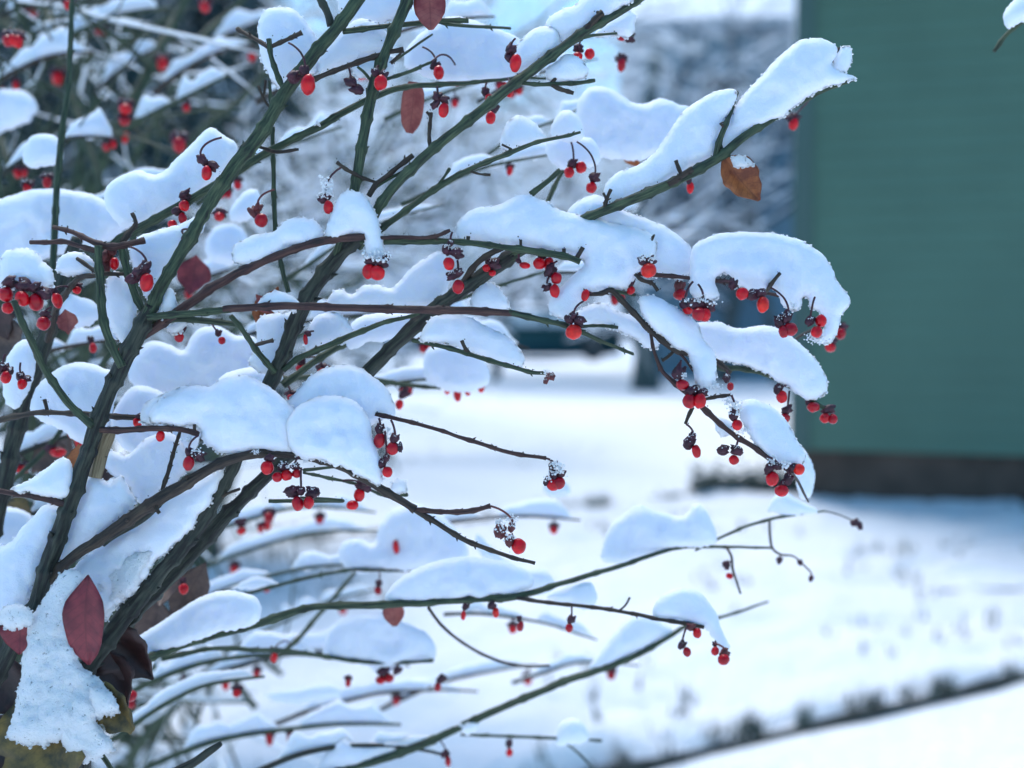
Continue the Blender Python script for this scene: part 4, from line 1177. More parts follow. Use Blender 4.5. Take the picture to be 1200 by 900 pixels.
F([(936, 550, 7, 7)], [(930, 549, 7, 0)], z=-.4, orange=True, frost=.3, stalk=(915, 545))
F([(905, 561, 8, 8.5)], [(903, 549, 8, 60), (911, 547, 6, 0)], z=-.8, frost=.5, stalk=(898, 535))
F([(916, 575, 7.5, 8)], [(925, 562, 8, 60), (918, 567, 6, 30)], z=-.4, frost=.4, stalk=(912, 546))
F([], [(1003, 613, 6, 30), (1008, 616, 5, 120)], z=10, nostalk=True)
F([], [(914, 657, 5, 60)], z=10, stalk=(915, 650))
F([], [(938, 659, 4, 90)], z=10, nostalk=True)
F([], [(951, 678, 4, 70)], z=10, stalk=(948, 668))
F([(855, 675, 4, 4)], [(852, 662, 6, 90)], z=9)
F([(313, 548, 8, 8)], [(316, 538, 6, 0)], z=-.9, stalk=(316, 531))
F([(325, 559, 6, 6), (336, 557, 7, 6.5), (348, 555, 5.5, 5.5)], [(332, 548, 7, 20), (346, 547, 6, 0)], z=-.6, frost=.9, stalk=(352, 534))
F([(349, 590, 7.5, 8), (362, 589, 6.5, 7)], [(342, 577, 9, 10), (365, 577, 9, 170), (353, 575, 6, 90)], z=-.6, frost=.4, stalk=(353, 548))
F([(445, 516, 7, 9.5)], [(446, 503, 7, 90)], z=-.6, frost=.4, stalk=(444, 490))
F([(460, 526, 6.5, 8.5)], [(463, 514, 7, 60), (468, 524, 6, 100)], z=-.8, frost=.4, stalk=(458, 492))
F([(454, 553, 6, 6.8)], [(447, 544, 6.5, 60), (453, 537, 5, 80)], z=-.7, frost=.4, stalk=(451, 505))
F([(421, 580, 6, 9), (413, 592, 7, 6)], [(423, 568, 7, 160), (430, 573, 6, 0)], z=3.6)
F([(464, 641, 4, 8)], None, z=13)
F([(315, 607, 6, 6)], None, z=14, nostalk=True)
F([(283, 622, 6, 4)], [(282, 613, 7, 0)], z=12, nostalk=True)
F([(468, 474, 5, 6)], [(474, 462, 7, 30)], z=9)
F([(524, 456, 4, 6), (536, 463, 5, 7), (548, 458, 4, 6)], [(530, 450, 7, 20), (544, 450, 7, 0)], z=10)
F([(564, 455, 4, 5)], None, z=10)
F([(26, 450, 5.5, 6.5)], [(24, 441, 6, 100), (32, 444, 5, 0)], z=1.8, frost=.5, stalk=(24, 425))
F([(7, 442, 6.5, 7)], [(4, 430, 7, 60), (12, 434, 5, 100)], z=1.2, frost=.6, stalk=(6, 415))
F([(161, 495, 5.5, 5.5)], [(165, 489, 6, 0)], z=1.2)
F([(188, 511, 5, 7)], [(187, 503, 4, 0)], z=-.2, stalk=(188, 503))
F([(221, 543, 6.5, 9)], [(222, 530, 6, 100), (233, 534, 9, -20)], z=-.8, brown=False, stalk=(233, 510))
F([(190, 455, 5, 4)], [(195, 452, 7, 10)], z=7, nostalk=True)
F([(172, 331, 8.2, 10.5)], [(165, 319, 10, 40), (155, 327, 8, 20), (171, 311, 7, 80)], z=-1, frost=.35, stalk=(152, 289))
F([(216, 241, 6, 7)], [(218, 229, 8, 30)], z=2.6, stalk=(222, 234))
F([(214, 256, 5, 7), (202, 263, 5, 6)], [(208, 248, 7, 10)], z=2.6)
F([(217, 281, 5, 4)], None, z=1.5)
F([(257, 254, 6, 5)], None, z=8, nostalk=True)
F([(134, 309, 5.5, 7)], [(126, 300, 8, 60), (131, 293, 7, 120), (124, 311, 7, 100)], z=.4, brown=True, stalk=(135, 290))
F([(90, 340, 4.5, 5)], None, z=1.5)
F([(7, 345, 8.5, 9), (26, 350, 8, 9), (42, 354, 8.5, 10.5), (9, 361, 6.5, 7)], [(12, 331, 9, 20), (28, 333, 10, 160), (42, 338, 9, 20), (52, 343, 9, 140)], z=-2.2, frost=.3, stalk=(34, 318, 0))
F([(67, 352, 6.5, 8.5)], [(62, 342, 7, 30)], z=.2)
F([(51, 379, 7.5, 8.5)], [(53, 369, 6, 0)], z=-.4, stalk=(60, 360))
F([(238, 328, 5, 5.5)], None, z=9, nostalk=True)
F([(210, 395, 5.5, 6.5)], [(212, 385, 7, 60)], z=1.4, frost=.6, stalk=(205, 374))
F([(260, 399, 4, 5)], [(256, 390, 5, 70)], z=4)
F([(109, 408, 4, 6)], [(106, 398, 5, 90)], z=8, nostalk=True)
F([(358, 398, 2.8, 6)], [(361, 391, 4.5, 0)], z=1.2, stalk=(368, 388))
F([(353, 432, 6, 6)], [(353, 424, 6, 90)], z=5.2)
F([(378, 436, 6, 5)], None, z=5.6)
F([(341, 466, 5, 4)], None, z=5)
F([(817, 742, 5, 6)], [(811, 736, 6, 10)], z=5.6, brown=True, stalk=(805, 731))
F([(805, 764, 5, 5.5)], [(800, 756, 6, 50)], z=5.6, frost=.3, stalk=(806, 733))
F([(838, 763, 5, 5)], [(838, 755, 4, 100)], z=5.6, stalk=(835, 745), nostalk=True)
F([(848, 773, 6.5, 7)], [(850, 766, 7, 30)], z=5.5, brown=True, stalk=(838, 754))
F([(443, 692, 4.5, 5)], [(444, 684, 5, 90)], z=12)
F([(543, 721, 3, 6)], [(546, 711, 5, 60)], z=7)
F([(581, 718, 4, 6)], [(577, 710, 6, 30)], z=6.8, orange=True)
F([(610, 734, 3.5, 7)], [(609, 725, 4, 90)], z=7.5, nostalk=True)
F([(667, 736, 4.5, 5.5)], [(670, 726, 6, 60)], z=6.6, stalk=(670, 711))
F([(321, 771, 4, 6)], [(321, 762, 5, 90)], z=11)
F([(408, 800, 3.5, 5)], None, z=12.5, nostalk=True)
F([(446, 797, 6, 5), (456, 795, 6, 5)], [(450, 788, 8, 0), (466, 786, 6, 50)], z=12)
F([(513, 805, 4, 6)], [(518, 796, 7, 50)], z=12, nostalk=True)
F([(597, 882, 4, 5)], [(597, 872, 5, 90)], z=12.8)
F([(525, 892, 4, 6)], [(522, 884, 6, 30)], z=12)
F([(152, 816, 9, 6)], [(148, 810, 6, 0)], z=7, nostalk=True)
F([(215, 690, 6, 6)], [(214, 681, 5, 90)], z=7)
F([], [(643, 442, 4, 75), (647, 441, 5, 110), (640, 446, 4, 70)], z=-.2, brown=True, frost=.5, stalk=(640, 437))
F([(88, 508, 8, 8), (95, 518, 7, 10), (68, 530, 9, 6)], [(85, 500, 9, 60), (60, 526, 9, 20)], z=9, nostalk=True)

F([(930, 145, 6, 7)], None, z=9, stalk=(920, 128, 1.2))
# ------------------------------------------------------------------ leaves
def leaf(basept, tip, width, z0, z1, mat, curl=0.35, fold=0.25, profile=(0.0, .35, .8, 1, .95, .7, .35, .05), seed=1, parent=None, label=None, ragged=0.0):
    a = P(basept[0], basept[1], D(z0)); c = P(tip[0], tip[1], D(z1))
    ax = c - a; L = ax.length
    t = ax.normalized()
    view = Vector((0, 1, 0))
    s = t.cross(view)
    if s.length < .05: s = t.cross(Vector((0, 0, 1)))
    s.normalize(); nrm = s.cross(t).normalized()
    ww = width / 2 * D(z0) / FPX
    n, m = 16, 9
    v, f, uvs = [], [], []
    prof = np.interp(np.linspace(0, 1, n), np.linspace(0, 1, len(profile)), profile)
    for layer in (0, 1):
        for i in range(n):
            tt = i / (n - 1)
            for j in range(m):
                q = -1 + 2 * j / (m - 1)
                wv = ww * prof[i] * (1 + ragged * noise.noise(Vector((tt * 6, q * 1.5, seed))))
                p = a + t * L * tt + s * wv * q
                dz = -fold * abs(q) * wv + curl * L * .25 * math.sin(tt * math.pi) + .12 * ww * noise.noise(Vector((tt * 4, q * 2, seed * 3)))
                p = p + nrm * (dz + (0.00035 if layer else 0))
                v.append(p); uvs.append((q, tt))
    o2 = n * m
    for i in range(n - 1):
        for j in range(m - 1):
            k = i * m + j
            f.append((k, k + 1, k + m + 1, k + m)); f.append((o2 + k, o2 + k + m, o2 + k + m + 1, o2 + k + 1))
    rim = [j for j in range(m)] + [i * m + m - 1 for i in range(1, n)] + [(n - 1) * m + j for j in range(m - 2, -1, -1)] + [i * m for i in range(n - 2, 0, -1)]
    for k in range(len(rim)):
        x, y = rim[k], rim[(k + 1) % len(rim)]
        f.append((x, x + o2, y + o2, y))
    ob = mesh_obj('leaf', v, f, M[mat], parent or shrub, True, uvs)
    if label: ob['label'] = label
    return ob


leaf((103, 674), (104, 779), 50, -1.6, -1.4, 'leaf_red', curl=-.3, profile=(.04, .45, .85, 1, .95, .85, .75, .5, .06), label='smooth dark red leaf hanging upright')
leaf((22, 722), (23, 767), 44, -1.4, -1.6, 'leaf_red', curl=.2, profile=(.5, .8, 1, .9, .7, .4, .05), label='short red leaf half under snow')
leaf((502, -22), (505, 35), 38, 1.0, .6, 'leaf_pink', curl=.3, profile=(.3, .7, .95, 1, .9, .6, .15), label='reddish oval leaf cut by the frame top')
leaf((486, 96), (480, 156), 27, 5, 5.5, 'leaf_pink', curl=.3, profile=(.5, .9, 1, 1, .95, .8, .3), label='blurred pinkish red leaf')
leaf((847, 182), (890, 235), 40, .6, .2, 'leaf_orange', curl=.5, fold=.6, ragged=.3, profile=(.1, .5, .9, 1, .95, .8, .5, .1), label='orange brown curled leaf with a snow patch')
leaf((735, 172), (748, 196), 22, 8, 8, 'leaf_orange', curl=.3)
leaf((302, 388), (326, 336), 30, 3.2, 3.6, 'leaf_orange', curl=.5, fold=.6, ragged=.4, label='blurred orange leaf standing behind the red twig')
leaf((318, 368), (300, 345), 18, 3, 3.2, 'leaf_pink', curl=.3)
leaf((460, 706), (463, 734), 26, 9, 9, 'leaf_pink', curl=.3, profile=(.6, .9, 1, .9, .6, .2))
leaf((230, 298), (222, 346), 40, 8, 8, 'leaf_red', curl=.4, ragged=.3, label='blurred crimson leaf behind the main cane')
leaf((118, 738), (180, 796), 60, 2.6, 3, 'leaf_dark', curl=.4, fold=.6, ragged=.5, profile=(.2, .7, 1, .9, .7, .4, .05), label='crumpled blackish brown leaf')
leaf((120, 760), (150, 828), 50, 2.8, 2.4, 'leaf_dark', curl=.4, fold=.6, ragged=.5)
leaf((-20, 770), (26, 842), 60, 1.5, 1.0, 'leaf_dark', curl=.4, ragged=.5)
leaf((-30, 840), (20, 905), 60, 2.2, 1.6, 'leaf_dark', curl=.4, ragged=.5)
leaf((44, 810), (66, 925), 96, -.4, -1.6, 'leaf_ochre', curl=.35, fold=.4, ragged=.5, profile=(.4, .8, 1, 1, 1, .95, .8, .4), label='olive ochre leaf carrying a heap of snow')
leaf((104, 806), (157, 856), 40, -.6, -1.4, 'leaf_ochre', curl=.4, fold=.5, ragged=.6, profile=(.4, .8, 1, 1, .9, .7, .25), label='olive leaf tip dusted with snow')
leaf((186, 700), (170, 772), 46, 8, 8, 'leaf_brown', curl=.5, ragged=.5, label='withered brown leaf under the thick canes')
leaf((242, 658), (196, 732), 38, 8, 8, 'leaf_brown', curl=.5, ragged=.5)
leaf((200, 660), (186, 712), 28, 8, 7, 'leaf_brown', curl=.5, ragged=.5)
leaf((40, 520), (74, 556), 44, 10, 10, 'leaf_brown', curl=.5, ragged=.5)
leaf((92, 520), (86, 560), 22, 4, 4, 'leaf_orange', curl=.5, ragged=.4)
leaf((66, 490), (58, 560), 40, 12, 12, 'leaf_brown', curl=.5, ragged=.4)
leaf((-8, 600), (45, 618), 50, 9, 9, 'leaf_ochre', curl=.5, ragged=.4)
leaf((76, 362), (80, 392), 24, 4, 4, 'leaf_pink', curl=.4, ragged=.4)
leaf((-12, 380), (22, 420), 50, 7, 7, 'leaf_brown', curl=.4, ragged=.5)
leaf((-20, 355), (10, 398), 40, 6.5, 7, 'leaf_dark', curl=.4, ragged=.5)
leaf((108, 560), (140, 548), 16, 2, 2, 'leaf_dark', curl=.5, ragged=.6)
leaf((116, 300), (134, 306), 16, .6, .4, 'leaf_orange', curl=.5, ragged=.6)

# =================================================================== snow lying on the branches
SNOW_N = [0]


def inflate(outline, z, k=.78, label=None, group=None, mat='snow', step=2.4, rough=1.0, zslope=0.0, cap=24, lump=1.7):
    """a snow pillow: its outline in photo pixels at depth z, filled out to full roundness front and back"""
    d = D(z)
    o = catmull(outline, step, True)
    n = len(o)
    sd_ = SNOW_N[0] * 3.7; SNOW_N[0] += 1
    # ragged outline
    nxt = np.roll(o, -1, 0) - np.roll(o, 1, 0)
    nr = np.stack([nxt[:, 1], -nxt[:, 0]], 1); nr /= (np.linalg.norm(nr, axis=1)[:, None] + 1e-9)
    area = 0.5 * np.sum(o[:, 0] * np.roll(o[:, 1], -1) - np.roll(o[:, 0], -1) * o[:, 1])
    if area < 0: nr = -nr
    off = np.array([rough * (1.5 * noise.noise(Vector((x * .06, y * .06, sd_))) + 1.0 * noise.noise(Vector((x * .22, y * .22, sd_))) + .9 * noise.noise(Vector((x * .6, y * .6, sd_)))) for x, y in o[:, :2]])
    # undersides are more crumbly than tops
    under = np.clip(nr[:, 1], 0, 1)
    off *= (0.75 + 1.3 * under)
    o = o[:, :2] + nr * off[:, None]
    inward = -nr
    x0, y0 = o.min(0) - 6; x1, y1 = o.max(0) + 6
    gs = 3.0
    gx = np.arange(x0, x1, gs); gy = np.arange(y0, y1, gs)
    X, Y = np.meshgrid(gx, gy)

    def inside(px, py):
        r = np.zeros(px.shape, bool)
        xa, ya = o[:, 0], o[:, 1]; xb, yb = np.roll(xa, -1), np.roll(ya, -1)
        for i in range(n):
            c = (ya[i] > py) != (yb[i] > py)
            with np.errstate(divide='ignore', invalid='ignore'):
                xi = (xb[i] - xa[i]) * (py - ya[i]) / (yb[i] - ya[i] + 1e-12) + xa[i]
            r ^= c & (px < xi)
        return r
    mask = inside(X, Y)
    u = np.zeros_like(X)
    src = gs * gs * 2.0 / 4
    m = mask.astype(float)
    span = min(x1 - x0, y1 - y0)
    for _ in range(int(min(900, 60 + (span / gs) ** 2 * .7))):
        u = m * (0.25 * (np.roll(u, 1, 0) + np.roll(u, -1, 0) + np.roll(u, 1, 1) + np.roll(u, -1, 1)) + src)
    H = u

    def hs_(px, py):
        fx = np.clip((px - x0) / gs, 0, len(gx) - 1.001); fy = np.clip((py - y0) / gs, 0, len(gy) - 1.001)
        ix, iy = fx.astype(int), fy.astype(int); ax, ay = fx - ix, fy - iy
        q = (H[iy, ix] * (1 - ax) + H[iy, ix + 1] * ax) * (1 - ay) + (H[iy + 1, ix] * (1 - ax) + H[iy + 1, ix + 1] * ax) * ay
        return np.sqrt(np.maximum(q, 0))
    pts2 = []
    for off_ in (1.0, 2.6, 5.0):
        c = o + inward * off_
        ins = inside(c[:, 0], c[:, 1])
        dist = np.array([np.min(np.hypot(o[:, 0] - a, o[:, 1] - b_)) for a, b_ in c])
        ok = ins & (dist > off_ * .82)
        pts2.append(c[ok][::(1 if off_ < 2 else 2 if off_ < 4 else 2)])
    st = 4.6
    gx2 = np.arange(x0, x1, st); gy2 = np.arange(y0, y1, st)
    X2, Y2 = np.meshgrid(gx2, gy2); X2 = X2 + (np.arange(len(gy2))[:, None] % 2) * st * .5
    q = np.stack([X2.ravel(), Y2.ravel()], 1)
    q = q[inside(q[:, 0], q[:, 1])]
    if len(q):
        dist = np.array([np.min(np.hypot(o[:, 0] - a, o[:, 1] - b_)) for a, b_ in q])
        pts2.append(q[dist > 6.2])
    inner = np.concatenate(pts2) if pts2 else np.zeros((0, 2))
    allp = np.concatenate([o, inner])
    vc = [Vector((a, b_)) for a, b_ in allp]
    vo, eo, fo, *_ = delaunay_2d_cdt(vc, [], [list(range(n))], 1, 1e-5)
    P2 = np.array([(v.x, v.y) for v in vo])
    hh = hs_(P2[:, 0], P2[:, 1])
    db = np.array([np.min(np.hypot(o[:, 0] - a, o[:, 1] - b_)) for a, b_ in P2])
    # smooth round shoulder close to the rim
    hh = np.where(db < 6, np.maximum(hh * np.minimum(1, (db / 6)) ** .5, 0) * 1.0, hh)
    hh[db < 0.35] = 0
    if cap: hh = cap * np.tanh(hh / cap)
    sc = d / FPX
    nv = len(P2)
    verts = []
    cx, cy = P2.mean(0)
    for side in (-1, 1):
        for i in range(nv):
            x, y = P2[i]
            h = hh[i] * k
            lum = 1 + lump * (.20 * noise.noise(Vector((x * .035, y * .035, sd_ + side * 5))) + .10 * noise.noise(Vector((x * .09, y * .09, sd_ + side)))) + rough * .06 * noise.noise(Vector((x * .3, y * .3, sd_ + side)))
            dd = d + side * h * lum * sc + zslope * .01 * (x - cx) / 100
            # sag: the fattest part sits a bit below the middle
            verts.append(P(x, y, dd))
    # interior wobble in the picture plane for fine grain
    faces = []
    bnd = set(int(i) for i in np.nonzero(db < 0.35)[0])
    remap = {nv + i: i for i in bnd}
    for f_ in fo:
        f_ = list(f_)
        # orientation
        ar = 0
        for a_, b_ in zip(f_, f_[1:] + f_[:1]):
            ar += P2[a_][0] * P2[b_][1] - P2[b_][0] * P2[a_][1]
        if ar > 0: f_ = f_[::-1]
        faces.append(tuple(f_))
        g_ = [remap.get(nv + a_, nv + a_) for a_ in reversed(f_)]
        if len(set(g_)) >= 3 and not all(a_ in bnd for a_ in f_): faces.append(tuple(g_))
    # loose crumbs clinging along the rim
    if z < 4 and rough > .9:
        mb = MB(); rc = random.Random(int(sd_ * 10))
        for i in range(n):
            if rc.random() < .42 + .35 * under[i]:
                rr_ = rc.choice((.7, .9, 1.2, 1.7)) * (1 + .3 * under[i])
                q = o[i] + inward[i] * rc.uniform(-.9, 1.8)
                mb.blob(P(q[0], q[1], d + rc.uniform(-1.5, 1.5) * sc), rr_ * sc, rr_ * sc, rr_ * sc * .8, 6, 4, nz=.6, seed=rc.uniform(0, 9))
        # and grains on the near face
        ii = []
        for i in rc.sample(ii, min(len(ii), len(ii) // 16)):
            rr_ = rc.choice((.6, .8, 1.1))
            mb.blob(verts[i], rr_ * sc * 1.3, rr_ * sc * .6, rr_ * sc, 6, 4, nz=.6, seed=rc.uniform(0, 9))
        b0 = len(verts)
        verts += mb.v; faces += [tuple(b0 + a_ for a_ in f_) for f_ in mb.f]
    ob = mesh_obj('snow_clump', verts, faces, M[mat])
    tag(ob, label or 'small pad of snow resting on a blurred twig', 'snow clump', group or 'snow lying on the shrub branches')
    return ob


I = inflate
# upper right
I([(708, 230), (710, 215), (725, 202), (748, 193), (768, 178), (782, 158), (792, 142), (803, 128), (822, 116), (838, 107), (856, 104), (864, 108), (858, 124), (850, 148), (843, 170), (838, 182), (812, 196), (785, 212), (755, 226), (728, 238), (712, 239)], .7, label='snow ridge on the long upper cane below its forked twig')
I([(842, 180), (848, 155), (860, 128), (874, 108), (893, 88), (903, 76), (922, 58), (938, 47), (952, 45), (968, 46), (980, 53), (981, 64), (975, 76), (985, 84), (1003, 90), (1004, 94), (985, 99), (962, 107), (945, 114), (930, 125), (915, 138), (903, 142), (885, 155), (862, 170)], .9, label='snow ridge at the upper cane tip before the green wall')
I([(976, 80), (980, 62), (989, 54), (997, 56), (999, 66), (996, 80), (990, 86), (980, 86)], 1.3, label='small snow knob at the very tip of the upper cane')
I([(676, 128), (684, 108), (698, 101), (714, 104), (730, 113), (744, 121), (757, 121), (770, 116), (783, 117), (796, 122), (808, 126), (810, 150), (790, 170), (770, 182), (745, 189), (718, 186), (695, 182), (682, 165), (675, 148)], 7.5, label='wide soft snow bank behind the upper cane')
I([(640, 168), (655, 158), (678, 160), (695, 164), (703, 178), (701, 190), (685, 197), (662, 198), (645, 190)], 6, label='soft snow pad hanging over two blurred berries')
I([(587, 162), (594, 143), (608, 135), (622, 141), (633, 151), (640, 161), (628, 167), (605, 174), (588, 176)], 1.2, label='rounded snow cap on the slender twig under the diagonal cane')
I([(645, 152), (654, 134), (666, 129), (678, 138), (684, 152), (684, 162), (668, 166), (650, 164)], 5, label='pale snow knob just past the end of the slender twig')
I([(640, 82), (652, 72), (665, 63), (680, 68), (689, 80), (689, 88), (684, 93), (660, 97), (643, 95)], .3, label='snow wedge on the short level twig')
I([(598, 80), (600, 62), (611, 46), (626, 34), (642, 31), (652, 34), (656, 48), (654, 58), (640, 70), (622, 82), (607, 90)], .6, label='snow lump on the diagonal cane beside the upper berry')
I([(637, 34), (645, 20), (660, 10), (674, 6), (690, -8), (720, -14), (757, -14), (748, -4), (725, 14), (700, 30), (678, 44), (660, 52), (652, 46), (643, 42)], .9, label='long snow drift on the diagonal cane at the top edge')
I([(697, 41), (715, 24), (735, 13), (744, 17), (745, 28), (740, 40), (720, 43)], 3, label='blurred snow pad under the diagonal cane tip')
I([(474, 76), (478, 55), (498, 35), (525, 20), (552, 22), (578, 32), (603, 42), (624, 62), (632, 84), (612, 92), (575, 97), (540, 98), (512, 96), (488, 86)], 5.5, label='broad soft snow bank behind the level upper twig')
I([(303, 52), (302, 30), (310, 13), (326, 8), (343, 11), (357, 24), (370, 42), (374, 66), (370, 84), (356, 88), (340, 98), (330, 104), (318, 92), (308, 74)], 1.8, label='tall snow lobe beside the twig with the curved berry stalk')
I([(372, 88), (378, 62), (398, 38), (420, 22), (440, 26), (456, 42), (458, 56), (440, 64), (412, 74), (385, 84)], 1.6, label='snow wedge between the main cane and a short spur')
I([(400, -10), (480, -14), (480, 14), (462, 24), (440, 28), (412, 26), (398, 12)], 3, label='snow patch at the top edge between two canes')
I([(410, 82), (425, 74), (445, 66), (458, 66), (462, 80), (458, 94), (446, 98), (432, 92), (418, 92)], 1.6, label='snow scrap around the berry on the upright cane')
# centre
I([(534, 277), (536, 262), (546, 250), (562, 243), (582, 240), (602, 231), (620, 229), (638, 236), (656, 246), (690, 254), (722, 262), (742, 266), (760, 272), (770, 285), (766, 305), (752, 318), (742, 330), (735, 338), (716, 341), (694, 345), (680, 357), (664, 374), (650, 371), (643, 357), (652, 342), (668, 325), (684, 312), (683, 303), (660, 298), (640, 296), (600, 289), (562, 283), (538, 281)], .4, cap=25, label='largest smooth snow heap over the central green branch')
I([(662, 258), (672, 240), (688, 230), (702, 229), (718, 238), (732, 247), (757, 256), (778, 264), (796, 277), (812, 293), (812, 320), (800, 328), (778, 324), (758, 322), (735, 310), (700, 290)], 1.2, cap=25, label='snow shoulder behind the largest central heap')
I([(811, 294), (818, 284), (830, 278), (845, 273), (862, 272), (885, 272), (903, 273), (920, 276), (937, 281), (952, 289), (963, 298), (975, 314), (980, 328), (988, 337), (995, 348), (995, 360), (985, 369), (984, 382), (979, 394), (967, 403), (960, 400), (964, 388), (967, 376), (960, 366), (950, 362), (947, 350), (941, 349), (938, 362), (930, 367), (919, 360), (912, 347), (902, 338), (885, 345), (870, 339), (860, 327), (847, 322), (838, 329), (843, 349), (828, 352), (811, 346), (807, 325)], .3, cap=25, k=.85, label='domed snow cap over the rightmost hanging berries')
I([(748, 352), (757, 346), (768, 347), (785, 355), (802, 367), (818, 380), (824, 396), (836, 412), (840, 432), (838, 448), (828, 456), (815, 451), (812, 430), (803, 414), (790, 409), (775, 395), (762, 382), (753, 368)], -.1, label='sloping snow strip on the twig between two berry sprays')
I([(866, 478), (873, 470), (886, 468), (903, 476), (916, 486), (925, 498), (933, 514), (944, 531), (942, 542), (930, 548), (914, 545), (900, 536), (887, 523), (876, 508), (869, 492)], .1, label='snow slab just above the lowest sharp berry cluster')
I([(806, 382), (838, 377), (865, 385), (893, 381), (912, 385), (930, 396), (945, 410), (958, 424), (969, 443), (968, 460), (955, 469), (938, 464), (915, 448), (897, 438), (876, 429), (851, 424), (830, 416), (812, 400)], 3.8, k=.8, label='long soft snow bank beneath the domed cap')
I([(668, 382), (672, 368), (690, 357), (708, 356), (728, 366), (746, 372), (765, 386), (772, 400), (768, 410), (745, 398), (722, 386), (705, 382), (688, 383), (676, 388)], 1.5, label='low snow bank above the thin green twig end')
I([(838, 495), (840, 506), (850, 512), (860, 508), (858, 496), (848, 490), (836, 490)], .4, label='tiny snow tuft beside the thin red twig')
# centre left
I([(272, 300), (278, 284), (300, 275), (320, 271), (337, 257), (351, 254), (368, 259), (379, 271), (376, 283), (362, 290), (342, 293), (322, 300), (308, 308), (290, 313), (276, 310)], -.3, rough=1.8, label='crisp snow lump on the rising red twig')
I([(381, 280), (385, 256), (396, 232), (408, 222), (424, 226), (437, 244), (446, 268), (451, 290), (447, 308), (438, 312), (430, 300), (424, 280), (410, 276), (395, 283)], -.5, rough=1.5, label='snow drape in the fork above the pair of frosted berries')
I([(384, 362), (388, 345), (400, 339), (412, 345), (424, 336), (442, 333), (456, 338), (466, 332), (478, 318), (498, 302), (514, 294), (525, 305), (526, 330), (520, 348), (505, 361), (460, 364), (420, 362)], 3.2, label='lobed snow bank behind the long red brown twig')
I([(492, 396), (504, 374), (520, 369), (545, 370), (570, 382), (595, 394), (612, 412), (613, 428), (600, 430), (575, 420), (555, 413), (525, 406), (505, 402)], 1.2, label='snow pad on the low twig ending in dry husks')
I([(550, 356), (558, 337), (575, 331), (590, 345), (597, 360), (575, 364), (556, 364)], 1.8, label='small snow pad squeezed between two crossing stems')
I([(358, 396), (368, 372), (392, 366), (408, 376), (414, 392), (400, 402), (378, 406), (360, 410)], 3, label='soft snow clump under the level red twig near the upright cane')
I([(420, 372), (460, 366), (520, 366), (545, 372), (520, 385), (490, 395), (460, 400), (435, 400), (410, 410), (405, 392)], 5, label='pale snow streak under the level red twig')
I([(303, 374), (330, 366), (348, 368), (345, 392), (332, 415), (322, 433), (305, 438), (292, 425), (300, 400)], 2.4, label='snow filling the angle of the green diagonal twig')
I([(300, 364), (306, 350), (322, 340), (340, 345), (352, 358), (340, 364)], -.4, rough=1.6, label='little snow peak sitting on the level red twig')
I([(176, 492), (180, 474), (195, 464), (215, 455), (232, 451), (247, 452), (262, 443), (285, 439), (308, 448), (328, 463), (345, 480), (360, 500), (368, 520), (362, 532), (330, 532), (299, 529), (268, 532), (248, 526), (237, 516), (232, 501), (200, 499)], -.2, cap=25, label='big rounded snow mound on the arching brown branch')
I([(332, 500), (345, 480), (368, 466), (390, 464), (410, 467), (424, 478), (434, 495), (437, 512), (444, 534), (448, 556), (444, 570), (425, 561), (400, 548), (372, 540), (345, 533)], -.6, cap=25, label='snow mound beside the hanging trio of berries')
I([(335, 478), (346, 460), (366, 440), (386, 430), (406, 427), (424, 432), (440, 443), (455, 458), (463, 476), (462, 490), (448, 494), (430, 500), (400, 500), (360, 505)], .8, cap=25, label='higher snow lobe behind the double mound on the arching branch')
I([(165, 494), (168, 474), (182, 466), (200, 458), (218, 452), (236, 462), (248, 490), (245, 512), (232, 505), (200, 499), (178, 498)], .6, label='snow shoulder over the end of the short red side branch')
I([(100, 560), (104, 556), (113, 556), (128, 565), (142, 557), (150, 570), (160, 588), (145, 606), (125, 622), (102, 640), (82, 652), (68, 664), (70, 635), (82, 598)], .9, rough=1.8, label='crusted snow wedge between the main stem and arching branch')
I([(120, 545), (128, 528), (150, 532), (170, 515), (195, 506), (214, 520), (222, 545), (210, 560), (190, 575), (168, 592), (150, 572), (132, 560)], 2.2, label='snow heap under the short red side branch')
I([(66, 708), (74, 682), (100, 652), (135, 628), (175, 604), (205, 580), (240, 560), (264, 548), (256, 570), (236, 602), (214, 628), (182, 660), (160, 690), (132, 715), (108, 735), (88, 730)], 1.2, cap=26, rough=1.5, label='long snow slope between arching branch and mossy cane')
I([(12, 573), (35, 562), (58, 545), (72, 536), (84, 540), (86, 562), (80, 585), (55, 583), (28, 577)], -.1, rough=1.8, label='snow wedge on the short reddish stub beside the main stem')
I([(-20, 690), (-8, 650), (15, 632), (38, 605), (52, 592), (72, 593), (66, 620), (52, 662), (38, 704), (26, 735), (4, 728), (-18, 725)], .8, rough=1.5, label='snow slope on the outer side of the lower main stem')
I([(30, 735), (48, 706), (66, 680), (85, 668), (102, 676), (90, 705), (88, 742), (92, 775), (108, 788), (124, 805), (140, 828), (132, 840), (112, 842), (122, 858), (132, 876), (112, 888), (94, 892), (70, 870), (50, 876), (10, 862), (16, 832), (26, 780)], -1.2, mat='snow_rough', rough=2.6, cap=26, label='granular snow heap on the olive leaf in the lower corner')
I([(110, 680), (135, 655), (172, 640), (188, 640), (170, 665), (160, 688), (140, 706), (126, 722), (112, 712)], .9, mat='snow_rough', rough=2.4, label='granular snow patch behind the red pointed leaf')
I([(106, 806), (124, 808), (138, 822), (140, 836), (126, 838), (112, 830)], -2.0, mat='snow_rough', rough=2.4, label='thin snow dusting on the olive leaf tip')
I([(0, 716), (20, 706), (36, 714), (38, 730), (22, 738), (4, 732)], -1.9, mat='snow_rough', rough=2, label='snow dusting on the short red leaf')
